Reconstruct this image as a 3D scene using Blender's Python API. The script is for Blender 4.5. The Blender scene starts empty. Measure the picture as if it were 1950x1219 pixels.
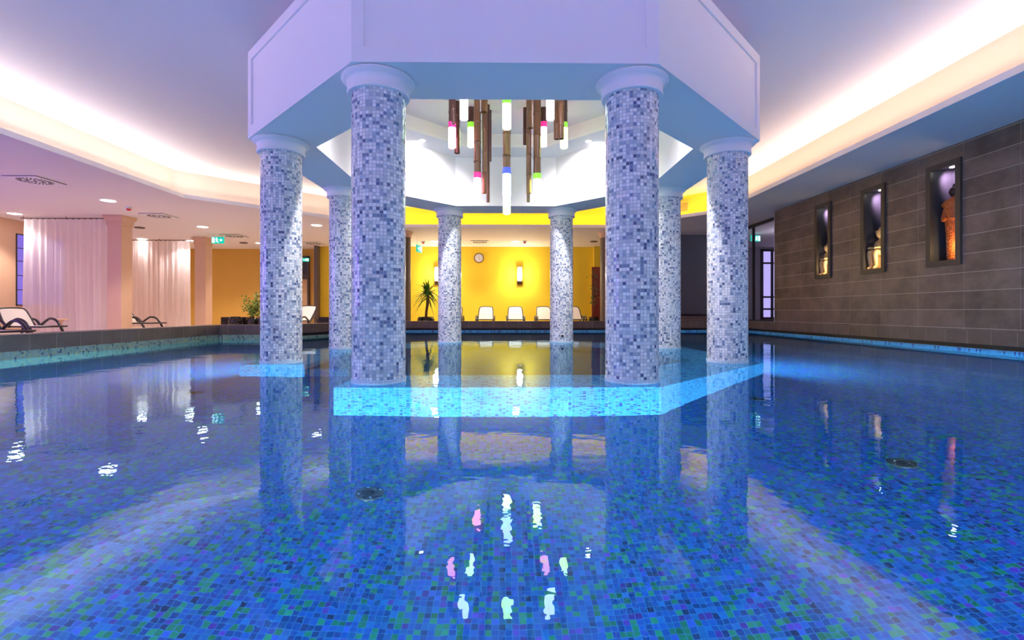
import bpy, bmesh, math, random
from mathutils import Vector, Matrix, geometry
random.seed(7)
PI = math.pi
COL = bpy.context.scene.collection
SC = bpy.context.scene
R = math.radians

# ------------------------------------------------------------------ camera
CAMZ = 0.585
F = 920.0
YAW = math.atan(12.0 / 920.0)
cam_d = bpy.data.cameras.new('camera')
cam = bpy.data.objects.new('camera', cam_d)
COL.objects.link(cam)
cam.location = (0, 0, CAMZ)
cam.rotation_euler = (R(90), 0, -YAW)
cam_d.sensor_width = 36
cam_d.lens = 36 * F / 1950
cam_d.shift_y = -16.5 / 1950
cam_d.clip_start = 0.02
SC.camera = cam
SC.view_settings.view_transform = 'Standard'
SC.view_settings.look = 'None'
SC.view_settings.gamma = 1
SC.view_settings.exposure = 0.22
SC.view_settings.use_curve_mapping = False


def ray(px, py):
    a = (px - 975) / F
    return Vector((a * math.cos(YAW) + math.sin(YAW), math.cos(YAW) - a * math.sin(YAW), (593 - py) / F))


def at_z(px, py, z):
    d = ray(px, py)
    t = (z - CAMZ) / d.z
    return Vector((d.x * t, d.y * t, z))


def at_y(px, py, y):
    d = ray(px, py)
    t = y / d.y
    return Vector((d.x * t, y, CAMZ + d.z * t))


def at_x(px, py, x):
    d = ray(px, py)
    t = x / d.x
    return Vector((x, d.y * t, CAMZ + d.z * t))


# ------------------------------------------------------------------ materials
MATS = {}


def mat(name, col, rough=0.6, metal=0.0, emit=None, es=0.0, spec=0.5, noise=0.0, nscale=3.0, bump=0.0, trans=0.0, alpha=1.0):
    m = bpy.data.materials.new(name)
    m.use_nodes = True
    nt = m.node_tree
    b = nt.nodes['Principled BSDF']
    b.inputs['Base Color'].default_value = (*col, 1)
    b.inputs['Roughness'].default_value = rough
    b.inputs['Metallic'].default_value = metal
    b.inputs['Specular IOR Level'].default_value = spec
    if emit:
        b.inputs['Emission Color'].default_value = (*emit, 1)
        b.inputs['Emission Strength'].default_value = es
    if trans:
        b.inputs['Transmission Weight'].default_value = trans
    if noise or bump:
        tc = nt.nodes.new('ShaderNodeTexCoord')
        n = nt.nodes.new('ShaderNodeTexNoise')
        n.inputs['Scale'].default_value = nscale
        n.inputs['Detail'].default_value = 5
        nt.links.new(tc.outputs['Object'], n.inputs['Vector'])
        if noise:
            mx = nt.nodes.new('ShaderNodeMix')
            mx.data_type = 'RGBA'
            mx.inputs[6].default_value = (*[c * (1 - noise) for c in col], 1)
            mx.inputs[7].default_value = (*[min(1, c * (1 + noise)) for c in col], 1)
            nt.links.new(n.outputs['Fac'], mx.inputs[0])
            nt.links.new(mx.outputs[2], b.inputs['Base Color'])
        if bump:
            bp = nt.nodes.new('ShaderNodeBump')
            bp.inputs['Strength'].default_value = bump
            bp.inputs['Distance'].default_value = 0.02
            nt.links.new(n.outputs['Fac'], bp.inputs['Height'])
            nt.links.new(bp.outputs['Normal'], b.inputs['Normal'])
    MATS[name] = m
    return m


def _math(nt, op, a, b=None):
    n = nt.nodes.new('ShaderNodeMath')
    n.operation = op
    for i, v in enumerate((a, b)):
        if v is None:
            continue
        if isinstance(v, (int, float)):
            n.inputs[i].default_value = v
        else:
            nt.links.new(v, n.inputs[i])
    return n.outputs[0]


def mosaic(name, pitch, palette, grout, gw=0.09, rough=0.18, jitter=0.04, var=0.25, seed=0.0, spec=0.5):
    """square glass tiles from a UV map in metres; palette = [(share, colour)]"""
    m = bpy.data.materials.new(name)
    m.use_nodes = True
    nt = m.node_tree
    L = nt.links
    b = nt.nodes['Principled BSDF']
    b.inputs['Roughness'].default_value = rough
    b.inputs['Specular IOR Level'].default_value = spec
    uv = nt.nodes.new('ShaderNodeUVMap')
    sc = nt.nodes.new('ShaderNodeVectorMath')
    sc.operation = 'SCALE'
    sc.inputs['Scale'].default_value = 1.0 / pitch
    L.new(uv.outputs[0], sc.inputs[0])
    fl = nt.nodes.new('ShaderNodeVectorMath')
    fl.operation = 'FLOOR'
    L.new(sc.outputs[0], fl.inputs[0])
    ad = nt.nodes.new('ShaderNodeVectorMath')
    ad.operation = 'ADD'
    ad.inputs[1].default_value = (seed + 0.5, seed * 1.7 + 0.5, 0)
    L.new(fl.outputs[0], ad.inputs[0])
    wn = nt.nodes.new('ShaderNodeTexWhiteNoise')
    wn.noise_dimensions = '2D'
    L.new(ad.outputs[0], wn.inputs['Vector'])
    ramp = nt.nodes.new('ShaderNodeValToRGB')
    ramp.color_ramp.interpolation = 'CONSTANT'
    e = ramp.color_ramp.elements
    p = 0.0
    for i, (w, c) in enumerate(palette):
        if i < 2:
            e[i].position = p
            e[i].color = (*c, 1)
        else:
            q = e.new(p)
            q.color = (*c, 1)
        p += w
    L.new(wn.outputs['Value'], ramp.inputs[0])
    sep = nt.nodes.new('ShaderNodeSeparateColor')
    L.new(wn.outputs['Color'], sep.inputs[0])
    hv = nt.nodes.new('ShaderNodeHueSaturation')
    L.new(ramp.outputs[0], hv.inputs['Color'])
    L.new(_math(nt, 'ADD', _math(nt, 'MULTIPLY', sep.outputs[1], 2 * var), 1 - var), hv.inputs['Value'])
    fr = nt.nodes.new('ShaderNodeVectorMath')
    fr.operation = 'FRACTION'
    L.new(sc.outputs[0], fr.inputs[0])
    sx = nt.nodes.new('ShaderNodeSeparateXYZ')
    L.new(fr.outputs[0], sx.inputs[0])
    dx = _math(nt, 'SUBTRACT', 0.5, _math(nt, 'ABSOLUTE', _math(nt, 'SUBTRACT', sx.outputs[0], 0.5)))
    dy = _math(nt, 'SUBTRACT', 0.5, _math(nt, 'ABSOLUTE', _math(nt, 'SUBTRACT', sx.outputs[1], 0.5)))
    g = _math(nt, 'LESS_THAN', _math(nt, 'MINIMUM', dx, dy), gw * 0.5)
    mx = nt.nodes.new('ShaderNodeMix')
    mx.data_type = 'RGBA'
    L.new(g, mx.inputs[0])
    L.new(hv.outputs[0], mx.inputs[6])
    mx.inputs[7].default_value = (*grout, 1)
    L.new(mx.outputs[2], b.inputs['Base Color'])
    rr = _math(nt, 'ADD', _math(nt, 'MULTIPLY', g, 0.6), rough)
    L.new(rr, b.inputs['Roughness'])
    if jitter:
        geo = nt.nodes.new('ShaderNodeNewGeometry')
        s2 = nt.nodes.new('ShaderNodeVectorMath')
        s2.operation = 'SUBTRACT'
        s2.inputs[1].default_value = (0.5, 0.5, 0.5)
        L.new(wn.outputs['Color'], s2.inputs[0])
        s3 = nt.nodes.new('ShaderNodeVectorMath')
        s3.operation = 'SCALE'
        s3.inputs['Scale'].default_value = jitter
        L.new(s2.outputs[0], s3.inputs[0])
        s4 = nt.nodes.new('ShaderNodeVectorMath')
        s4.operation = 'ADD'
        L.new(geo.outputs['Normal'], s4.inputs[0])
        L.new(s3.outputs[0], s4.inputs[1])
        s5 = nt.nodes.new('ShaderNodeVectorMath')
        s5.operation = 'NORMALIZE'
        L.new(s4.outputs[0], s5.inputs[0])
        L.new(s5.outputs[0], b.inputs['Normal'])
    MATS[name] = m
    return m


def slabs(name, tw, th, ox, oy, c1, c2, grout, gw_m=0.008, rough=0.45):
    """large stone-look tiles, aligned joints, UV in metres"""
    m = bpy.data.materials.new(name)
    m.use_nodes = True
    nt = m.node_tree
    L = nt.links
    b = nt.nodes['Principled BSDF']
    uv = nt.nodes.new('ShaderNodeUVMap')
    sx = nt.nodes.new('ShaderNodeSeparateXYZ')
    L.new(uv.outputs[0], sx.inputs[0])
    u = _math(nt, 'DIVIDE', _math(nt, 'SUBTRACT', sx.outputs[0], ox), tw)
    v = _math(nt, 'DIVIDE', _math(nt, 'SUBTRACT', sx.outputs[1], oy), th)
    fu = _math(nt, 'FLOOR', u)
    fv = _math(nt, 'FLOOR', v)
    cb = nt.nodes.new('ShaderNodeCombineXYZ')
    L.new(fu, cb.inputs[0])
    L.new(fv, cb.inputs[1])
    wn = nt.nodes.new('ShaderNodeTexWhiteNoise')
    wn.noise_dimensions = '2D'
    L.new(cb.outputs[0], wn.inputs['Vector'])
    nz = nt.nodes.new('ShaderNodeTexNoise')
    nz.inputs['Scale'].default_value = 2.2
    nz.inputs['Detail'].default_value = 7
    nz.inputs['Roughness'].default_value = 0.65
    L.new(uv.outputs[0], nz.inputs['Vector'])
    f = _math(nt, 'ADD', _math(nt, 'MULTIPLY', wn.outputs['Value'], 0.4), _math(nt, 'MULTIPLY', _math(nt, 'SUBTRACT', nz.outputs['Fac'], 0.36), 2.4))
    mx0 = nt.nodes.new('ShaderNodeMix')
    mx0.data_type = 'RGBA'
    L.new(f, mx0.inputs[0])
    mx0.inputs[6].default_value = (*c1, 1)
    mx0.inputs[7].default_value = (*c2, 1)
    du = _math(nt, 'MULTIPLY', _math(nt, 'SUBTRACT', 0.5, _math(nt, 'ABSOLUTE', _math(nt, 'SUBTRACT', _math(nt, 'SUBTRACT', u, fu), 0.5))), tw)
    dv = _math(nt, 'MULTIPLY', _math(nt, 'SUBTRACT', 0.5, _math(nt, 'ABSOLUTE', _math(nt, 'SUBTRACT', _math(nt, 'SUBTRACT', v, fv), 0.5))), th)
    # the upright joints are narrower than the level ones
    g = _math(nt, 'MAXIMUM', _math(nt, 'LESS_THAN', dv, gw_m * 0.5), _math(nt, 'MULTIPLY', _math(nt, 'LESS_THAN', du, gw_m * 0.5), 0.35))
    mx = nt.nodes.new('ShaderNodeMix')
    mx.data_type = 'RGBA'
    L.new(g, mx.inputs[0])
    L.new(mx0.outputs[2], mx.inputs[6])
    mx.inputs[7].default_value = (*grout, 1)
    L.new(mx.outputs[2], b.inputs['Base Color'])
    b.inputs['Roughness'].default_value = rough
    MATS[name] = m
    return m


M = MATS
mat('white_paint', (0.86, 0.84, 0.85), 0.7, bump=0.02, nscale=60)
mat('ceiling_paint', (0.82, 0.79, 0.84), 0.8, bump=0.02, nscale=40)
mat('soffit_paint', (0.85, 0.80, 0.80), 0.8)
mat('tan_paint', (0.72, 0.47, 0.32), 0.7, noise=0.04, nscale=2)
mat('yellow_paint', (0.92, 0.66, 0.03), 0.75, noise=0.04, nscale=1.2)
mat('cove_amber_glow', (0.95, 0.72, 0.06), 0.75)  # amber glow of the strips put into the cove wall colour
mat('cove_paint', (0.76, 0.65, 0.55), 0.75)
mat('ochre_paint', (0.58, 0.33, 0.06), 0.75, noise=0.05, nscale=2)
mat('grey_paint', (0.13, 0.125, 0.13), 0.6)
mat('hall_paint', (0.35, 0.33, 0.38), 0.7)
mat('dark_metal', (0.03, 0.028, 0.03), 0.4)
mat('dark_frame', (0.055, 0.042, 0.035), 0.45)
mat('niche_lining', (0.045, 0.045, 0.055), 0.6)
mat('brown_column', (0.12, 0.085, 0.07), 0.5, noise=0.15, nscale=4)
mat('deck_tile', (0.66, 0.53, 0.44), 0.5, noise=0.1, nscale=5)
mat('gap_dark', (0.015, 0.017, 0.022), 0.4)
mat('chrome', (0.8, 0.8, 0.82), 0.15, 1.0)
mat('lounger_frame', (0.018, 0.014, 0.014), 0.35)
mat('lounger_cloth', (0.92, 0.84, 0.74), 0.8, bump=0.1, nscale=300)
mat('lamp_white', (1, 1, 1), 0.4, emit=(1, 0.95, 0.88), es=30)
mat('lamp_trim', (0.85, 0.83, 0.82), 0.3)
mat('sensor_red', (0.7, 0.03, 0.02), 0.3)
mat('sensor_white', (0.85, 0.83, 0.83), 0.4)
mat('vent_plate', (0.85, 0.83, 0.85), 0.4)
mat('vent_slot', (0.03, 0.022, 0.03), 0.6)
mat('sign_green', (0.0, 0.33, 0.25), 0.4, emit=(0.0, 0.55, 0.42), es=0.8)
mat('sign_white', (0.9, 0.95, 0.95), 0.4, emit=(0.8, 1, 0.97), es=1.5)
mat('clock_face', (0.88, 0.88, 0.9), 0.5)
mat('clock_rim', (0.10, 0.012, 0.015), 0.35)
mat('leaf_green', (0.12, 0.27, 0.04), 0.5, noise=0.4, nscale=8)
mat('leaf_light', (0.24, 0.36, 0.05), 0.5, noise=0.3, nscale=8)
mat('bark', (0.16, 0.08, 0.035), 0.8, noise=0.3, nscale=20)
mat('black_pot', (0.015, 0.013, 0.013), 0.12)
mat('soil', (0.03, 0.02, 0.015), 0.9)
mat('red_lacquer', (0.28, 0.03, 0.015), 0.3, noise=0.2, nscale=6)
mat('statue_cream', (0.78, 0.55, 0.27), 0.5, noise=0.25, nscale=18, bump=0.4)
mat('statue_orange', (0.75, 0.17, 0.03), 0.3, noise=0.45, nscale=26, bump=0.8)
mat('statue_dark', (0.05, 0.03, 0.03), 0.35)
mat('sconce_metal', (0.25, 0.17, 0.07), 0.35, 0.8)
mat('sconce_glass', (1, 0.95, 0.8), 0.3, emit=(1, 0.86, 0.55), es=9)
mat('grille_yellow', (0.8, 0.6, 0.15), 0.5)
mat('wood_tan', (0.55, 0.33, 0.16), 0.5, noise=0.15, nscale=5)
mat('dusk_pane', (0.05, 0.05, 0.1), 0.1, emit=(0.13, 0.09, 0.45), es=1.3)
mat('dusk_pane_bright', (0.05, 0.05, 0.1), 0.1, emit=(0.42, 0.36, 0.8), es=1.2)
mat('pool_lens', (1, 1, 1), 0.3, emit=(0.55, 0.8, 1), es=6)
mat('pendant_white', (1, 1, 1), 0.3, emit=(0.75, 0.78, 1.0), es=15)
mat('pendant_green', (1, 1, 1), 0.3, emit=(0.66, 1.0, 0.26), es=15)
mat('pendant_pink', (1, 1, 1), 0.3, emit=(1.0, 0.26, 0.40), es=12)
mat('pendant_blue', (1, 1, 1), 0.3, emit=(0.50, 0.6, 1.0), es=12)
mat('collar_white', (0.6, 0.6, 0.8), 0.2, emit=(0.35, 0.35, 0.9), es=0.9)
mat('collar_green', (0.2, 0.6, 0.05), 0.2, emit=(0.25, 0.8, 0.03), es=0.8)
mat('collar_pink', (0.7, 0.03, 0.2), 0.2, emit=(0.8, 0.02, 0.25), es=0.8)
mat('collar_blue', (0.05, 0.08, 0.6), 0.2, emit=(0.05, 0.1, 0.8), es=0.8)

mosaic('column_mosaic', 0.0285,
       [(0.42, (0.80, 0.83, 0.84)), (0.28, (0.58, 0.64, 0.68)), (0.16, (0.36, 0.44, 0.55)), (0.10, (0.17, 0.24, 0.38)), (0.04, (0.08, 0.11, 0.22))],
       (0.40, 0.40, 0.41), gw=0.13, rough=0.16, jitter=0.10, var=0.14)
mosaic('floor_mosaic', 0.0245,
       [(0.38, (0.003, 0.048, 0.24)), (0.19, (0.003, 0.078, 0.26)), (0.10, (0.020, 0.052, 0.31)), (0.22, (0.009, 0.145, 0.078)), (0.06, (0.08, 0.02, 0.26)), (0.05, (0.008, 0.02, 0.10))],
       (0.035, 0.15, 0.34), gw=0.09, rough=0.3, jitter=0.0, var=0.42, seed=3)
mosaic('aqua_mosaic', 0.0285,
       [(0.52, (0.09, 0.55, 0.90)), (0.30, (0.06, 0.44, 0.84)), (0.05, (0.03, 0.28, 0.62)), (0.10, (0.02, 0.05, 0.34)), (0.03, (0.10, 0.03, 0.30))],
       (0.28, 0.62, 0.88), gw=0.10, rough=0.3, jitter=0.0, var=0.10, seed=11)
mosaic('rim_mosaic', 0.0285,
       [(0.45, (0.30, 0.42, 0.34)), (0.3, (0.22, 0.36, 0.30)), (0.15, (0.40, 0.46, 0.22)), (0.10, (0.05, 0.10, 0.14))],
       (0.35, 0.40, 0.33), gw=0.10, rough=0.3, jitter=0.02, var=0.15, seed=17)
mosaic('ring_mosaic', 0.024, [(0.7, (0.72, 0.80, 0.84)), (0.3, (0.62, 0.74, 0.80))], (0.35, 0.5, 0.58), gw=0.14, rough=0.25, jitter=0.05, var=0.08)
slabs('wall_tile', 0.81, 0.2815, 7.25, 0.331, (0.075, 0.050, 0.042), (0.235, 0.160, 0.128), (0.5, 0.43, 0.38), 0.0075, 0.42)
slabs('kerb_tile', 0.36, 0.6, 0.0, -0.29, (0.11, 0.075, 0.062), (0.19, 0.135, 0.11), (0.45, 0.38, 0.32), 0.010, 0.4)


def bamboo_material(name, c1, c2):
    m = bpy.data.materials.new(name)
    m.use_nodes = True
    nt = m.node_tree
    b = nt.nodes['Principled BSDF']
    tc = nt.nodes.new('ShaderNodeTexCoord')
    mp = nt.nodes.new('ShaderNodeMapping')
    mp.inputs['Scale'].default_value = (30, 30, 1.2)
    n = nt.nodes.new('ShaderNodeTexNoise')
    n.inputs['Scale'].default_value = 1.5
    mx = nt.nodes.new('ShaderNodeMix')
    mx.data_type = 'RGBA'
    mx.inputs[6].default_value = (*c1, 1)
    mx.inputs[7].default_value = (*c2, 1)
    nt.links.new(tc.outputs['Object'], mp.inputs[0])
    nt.links.new(mp.outputs[0], n.inputs['Vector'])
    nt.links.new(n.outputs['Fac'], mx.inputs[0])
    nt.links.new(mx.outputs[2], b.inputs['Base Color'])
    b.inputs['Roughness'].default_value = 0.3
    MATS[name] = m


bamboo_material('bamboo_dark', (0.028, 0.009, 0.007), (0.12, 0.042, 0.028))
bamboo_material('bamboo_golden', (0.07, 0.028, 0.012), (0.24, 0.10, 0.04))


def water_material():
    m = bpy.data.materials.new('pool_water')
    m.use_nodes = True
    nt = m.node_tree
    nt.nodes.clear()
    out = nt.nodes.new('ShaderNodeOutputMaterial')
    g = nt.nodes.new('ShaderNodeBsdfGlass')
    g.inputs['IOR'].default_value = 1.333
    g.inputs['Roughness'].default_value = 0.0
    g.inputs['Color'].default_value = (0.66, 0.93, 1.0, 1)
    tc = nt.nodes.new('ShaderNodeTexCoord')
    n1 = nt.nodes.new('ShaderNodeTexNoise')
    n1.inputs['Scale'].default_value = 2.6
    n1.inputs['Detail'].default_value = 1.5
    n2 = nt.nodes.new('ShaderNodeTexNoise')
    n2.inputs['Scale'].default_value = 16.0
    n2.inputs['Detail'].default_value = 2.0
    nt.links.new(tc.outputs['Object'], n1.inputs['Vector'])
    nt.links.new(tc.outputs['Object'], n2.inputs['Vector'])
    h = _math(nt, 'ADD', _math(nt, 'MULTIPLY', n1.outputs['Fac'], 0.0024), _math(nt, 'MULTIPLY', n2.outputs['Fac'], 0.00045))
    bp = nt.nodes.new('ShaderNodeBump')
    bp.inputs['Strength'].default_value = 1.0
    bp.inputs['Distance'].default_value = 1.0
    nt.links.new(h, bp.inputs['Height'])
    nt.links.new(bp.outputs['Normal'], g.inputs['Normal'])
    nt.links.new(g.outputs[0], out.inputs[0])
    MATS['pool_water'] = m


water_material()


def sheer_material():
    m = bpy.data.materials.new('sheer_cloth')
    m.use_nodes = True
    nt = m.node_tree
    nt.nodes.clear()
    out = nt.nodes.new('ShaderNodeOutputMaterial')
    d = nt.nodes.new('ShaderNodeBsdfDiffuse')
    d.inputs[0].default_value = (0.9, 0.82, 0.84, 1)
    t = nt.nodes.new('ShaderNodeBsdfTranslucent')
    t.inputs[0].default_value = (0.92, 0.84, 0.86, 1)
    tr = nt.nodes.new('ShaderNodeBsdfTransparent')
    a = nt.nodes.new('ShaderNodeMixShader')
    a.inputs[0].default_value = 0.5
    b = nt.nodes.new('ShaderNodeMixShader')
    b.inputs[0].default_value = 0.15
    nt.links.new(d.outputs[0], a.inputs[1])
    nt.links.new(t.outputs[0], a.inputs[2])
    nt.links.new(a.outputs[0], b.inputs[1])
    nt.links.new(tr.outputs[0], b.inputs[2])
    nt.links.new(b.outputs[0], out.inputs[0])
    MATS['sheer_cloth'] = m


sheer_material()


def glass_material():
    m = bpy.data.materials.new('clear_pane')
    m.use_nodes = True
    nt = m.node_tree
    nt.nodes.clear()
    out = nt.nodes.new('ShaderNodeOutputMaterial')
    tr = nt.nodes.new('ShaderNodeBsdfTransparent')
    gl = nt.nodes.new('ShaderNodeBsdfGlossy')
    gl.inputs['Roughness'].default_value = 0.02
    lw = nt.nodes.new('ShaderNodeLayerWeight')
    lw.inputs[0].default_value = 0.5
    fac = _math(nt, 'ADD', _math(nt, 'MULTIPLY', _math(nt, 'POWER', lw.outputs['Facing'], 4.0), 0.6), 0.03)
    mx = nt.nodes.new('ShaderNodeMixShader')
    nt.links.new(fac, mx.inputs[0])
    nt.links.new(tr.outputs[0], mx.inputs[1])
    nt.links.new(gl.outputs[0], mx.inputs[2])
    nt.links.new(mx.outputs[0], out.inputs[0])
    MATS['clear_pane'] = m


glass_material()


# ------------------------------------------------------------------ mesh helpers
def metric_uv(me):
    uvl = me.uv_layers.new(name='UVMap')
    for p in me.polygons:
        n = p.normal
        if abs(n.z) > 0.7:
            for li in p.loop_indices:
                co = me.vertices[me.loops[li].vertex_index].co
                uvl.data[li].uv = (co.x, co.y)
        else:
            t = Vector((-n.y, n.x))
            t.normalize()
            if abs(t.y) > abs(t.x):
                if t.y < 0:
                    t = -t
            elif t.x < 0:
                t = -t
            for li in p.loop_indices:
                co = me.vertices[me.loops[li].vertex_index].co
                uvl.data[li].uv = (co.x * t.x + co.y * t.y, co.z)


def build(name, bm, m, parent=None, smooth=False, uv='metric', loc=None, recalc=True):
    if recalc:
        bmesh.ops.recalc_face_normals(bm, faces=bm.faces)
    me = bpy.data.meshes.new(name)
    bm.to_mesh(me)
    bm.free()
    if uv == 'metric':
        metric_uv(me)
    ms = m if isinstance(m, (list, tuple)) else [m]
    for x in ms:
        me.materials.append(MATS[x])
    if smooth:
        for p in me.polygons:
            p.use_smooth = True
        if smooth != 'all':
            me.set_sharp_from_angle(angle=R(38))
    o = bpy.data.objects.new(name, me)
    COL.objects.link(o)
    if parent:
        o.parent = parent
    if loc is not None:
        o.location = loc
    return o


def tag(o, label=None, cat=None, group=None, kind=None):
    if label:
        o['label'] = label
    if cat:
        o['category'] = cat
    if group:
        o['group'] = group
    if kind:
        o['kind'] = kind
    return o


def thing(name, label, cat, loc=(0, 0, 0), rz=0.0, group=None, kind=None):
    o = bpy.data.objects.new(name, None)
    o.empty_display_size = 0.1
    COL.objects.link(o)
    o.location = loc
    o.rotation_euler = (0, 0, rz)
    tag(o, label, cat, group, kind)
    return o


def struct(name, bm, m, **kw):
    o = build(name, bm, m, **kw)
    o['kind'] = 'structure'
    return o


def box(bm, x0, x1, y0, y1, z0, z1, bevel=0.0, mi=0):
    v = [bm.verts.new(p) for p in ((x0, y0, z0), (x1, y0, z0), (x1, y1, z0), (x0, y1, z0), (x0, y0, z1), (x1, y0, z1), (x1, y1, z1), (x0, y1, z1))]
    fs = [bm.faces.new([v[i] for i in q]) for q in ((0, 3, 2, 1), (4, 5, 6, 7), (0, 1, 5, 4), (1, 2, 6, 5), (2, 3, 7, 6), (3, 0, 4, 7))]
    for f in fs:
        f.material_index = mi
    if bevel:
        es = list({e for f in fs for e in f.edges})
        bmesh.ops.bevel(bm, geom=es, offset=bevel, segments=2, affect='EDGES', profile=0.6)
    return bm


def BM():
    return bmesh.new()


def lathe(bm, prof, seg=48, cx=0, cy=0, cap=True, sx=1.0, sy=1.0, uvr=None):
    rings = []
    for r, z in prof:
        rings.append([bm.verts.new((cx + r * sx * math.cos(2 * PI * i / seg), cy + r * sy * math.sin(2 * PI * i / seg), z)) for i in range(seg)])
    for a, b in zip(rings, rings[1:]):
        for i in range(seg):
            bm.faces.new((a[i], a[(i + 1) % seg], b[(i + 1) % seg], b[i]))
    if cap:
        bm.faces.new(rings[0][::-1])
        bm.faces.new(rings[-1])
    return bm


def prism(bm, pts, z0, z1, cap_top=True, cap_bottom=True):
    a = [bm.verts.new((x, y, z0)) for x, y in pts]
    b = [bm.verts.new((x, y, z1)) for x, y in pts]
    n = len(pts)
    for i in range(n):
        bm.faces.new((a[i], a[(i + 1) % n], b[(i + 1) % n], b[i]))
    if cap_bottom:
        bm.faces.new(a[::-1])
    if cap_top:
        bm.faces.new(b)
    return bm


def ring_prism(bm, outer, inner, z0, z1, top=True, bottom=True):
    n = len(outer)
    oa = [bm.verts.new((x, y, z0)) for x, y in outer]
    ob = [bm.verts.new((x, y, z1)) for x, y in outer]
    ia = [bm.verts.new((x, y, z0)) for x, y in inner]
    ib = [bm.verts.new((x, y, z1)) for x, y in inner]
    for i in range(n):
        j = (i + 1) % n
        bm.faces.new((oa[i], oa[j], ob[j], ob[i]))
        bm.faces.new((ia[j], ia[i], ib[i], ib[j]))
        if bottom:
            bm.faces.new((oa[j], oa[i], ia[i], ia[j]))
        if top:
            bm.faces.new((ob[i], ob[j], ib[j], ib[i]))
    return bm


def tube(bm, pts, r, seg=8, cap=True):
    pts = [Vector(p) for p in pts]
    rs = r if isinstance(r, (list, tuple)) else [r] * len(pts)
    prev = None
    up = None
    rings = []
    for i, p in enumerate(pts):
        if i == 0:
            d = pts[1] - p
        elif i == len(pts) - 1:
            d = p - pts[i - 1]
        else:
            d = (pts[i + 1] - p).normalized() + (p - pts[i - 1]).normalized()
        d.normalize()
        if up is None:
            up = Vector((0, 0, 1)) if abs(d.z) < 0.9 else Vector((1, 0, 0))
        s = d.cross(up)
        s.normalize()
        up = s.cross(d)
        up.normalize()
        rings.append([bm.verts.new(p + (s * math.cos(2 * PI * k / seg) + up * math.sin(2 * PI * k / seg)) * rs[i]) for k in range(seg)])
    for a, b in zip(rings, rings[1:]):
        for k in range(seg):
            bm.faces.new((a[k], a[(k + 1) % seg], b[(k + 1) % seg], b[k]))
    if cap:
        bm.faces.new(rings[0][::-1])
        bm.faces.new(rings[-1])
    return bm


def smooth_path(pts, n=6):
    """Catmull-Rom through pts"""
    P = [Vector(p) for p in pts]
    P = [P[0] * 2 - P[1]] + P + [P[-1] * 2 - P[-2]]
    out = []
    for i in range(1, len(P) - 2):
        for k in range(n):
            t = k / n
            a, b, c, d = P[i - 1:i + 3]
            out.append(0.5 * ((2 * b) + (c - a) * t + (2 * a - 5 * b + 4 * c - d) * t * t + (3 * b - a - 3 * c + d) * t ** 3))
    out.append(P[-2])
    return out


def poly_hole(bm, outer, inner, z):
    tri = geometry.tessellate_polygon([[Vector((x, y, 0)) for x, y in outer], [Vector((x, y, 0)) for x, y in inner]])
    vs = [bm.verts.new((x, y, z)) for x, y in list(outer) + list(inner)]
    for t in tri:
        try:
            bm.faces.new([vs[i] for i in t])
        except ValueError:
            pass
    return bm


def copy_tree(o, parent=None):
    c = o.copy()
    COL.objects.link(c)
    if parent:
        c.parent = parent
    for ch in list(o.children):
        copy_tree(ch, c)
    return c


def octo(ap, cy, cx=0.0):
    r = ap / math.cos(PI / 8)
    return [(cx + r * math.cos(PI / 8 + k * PI / 4), cy + r * math.sin(PI / 8 + k * PI / 4)) for k in range(8)]


# ------------------------------------------------------------------ dimensions
D = 6.68            # centre of the octagon
RC = 2.80           # ring of column axes
Z_SOFF = 3.175      # low ceiling
Z_CEIL = 3.845      # high ceiling
Z_DRUM0, Z_DRUM1 = 2.53, 3.50
KT, KB = 0.30, 0.10  # kerb top / underside
XL, XR, YF = -5.95, 6.96, 14.0
Y_FAR = 19.4
pool = [(XL, -1.2), (XR, -1.2), (XR, YF), (-3.1, YF), (-4.9, 10.1), (XL, 10.1)]
Y_BACK = -6.0

# ------------------------------------------------------------------ pool basin, platform, water
bm = BM()
DEPTH = -1.0
n = len(pool)
f = bm.faces.new([bm.verts.new((x, y, DEPTH)) for x, y in pool])
struct('floor_pool', bm, 'floor_mosaic', recalc=False)
for i in range(n):
    (x0, y0), (x1, y1) = pool[i], pool[(i + 1) % n]
    bm = BM()
    nx, ny = (y1 - y0), -(x1 - x0)
    l = math.hypot(nx, ny)
    nx, ny = nx / l * 0.06, ny / l * 0.06
    zt = KB if i in (4, 5) else 0.035
    v = [bm.verts.new(p) for p in ((x0, y0, DEPTH), (x1, y1, DEPTH), (x1, y1, zt), (x0, y0, zt), (x0 + nx, y0 + ny, zt), (x1 + nx, y1 + ny, zt))]
    bm.faces.new(v[:4])
    bm.faces.new((v[3], v[2], v[5], v[4]))
    nm = ['near', 'right', 'far', 'diagonal', 'left_far', 'left'][i]
    struct('wall_pool_' + nm, bm, 'rim_mosaic' if i in (3, 4, 5) else 'aqua_mosaic')



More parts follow.
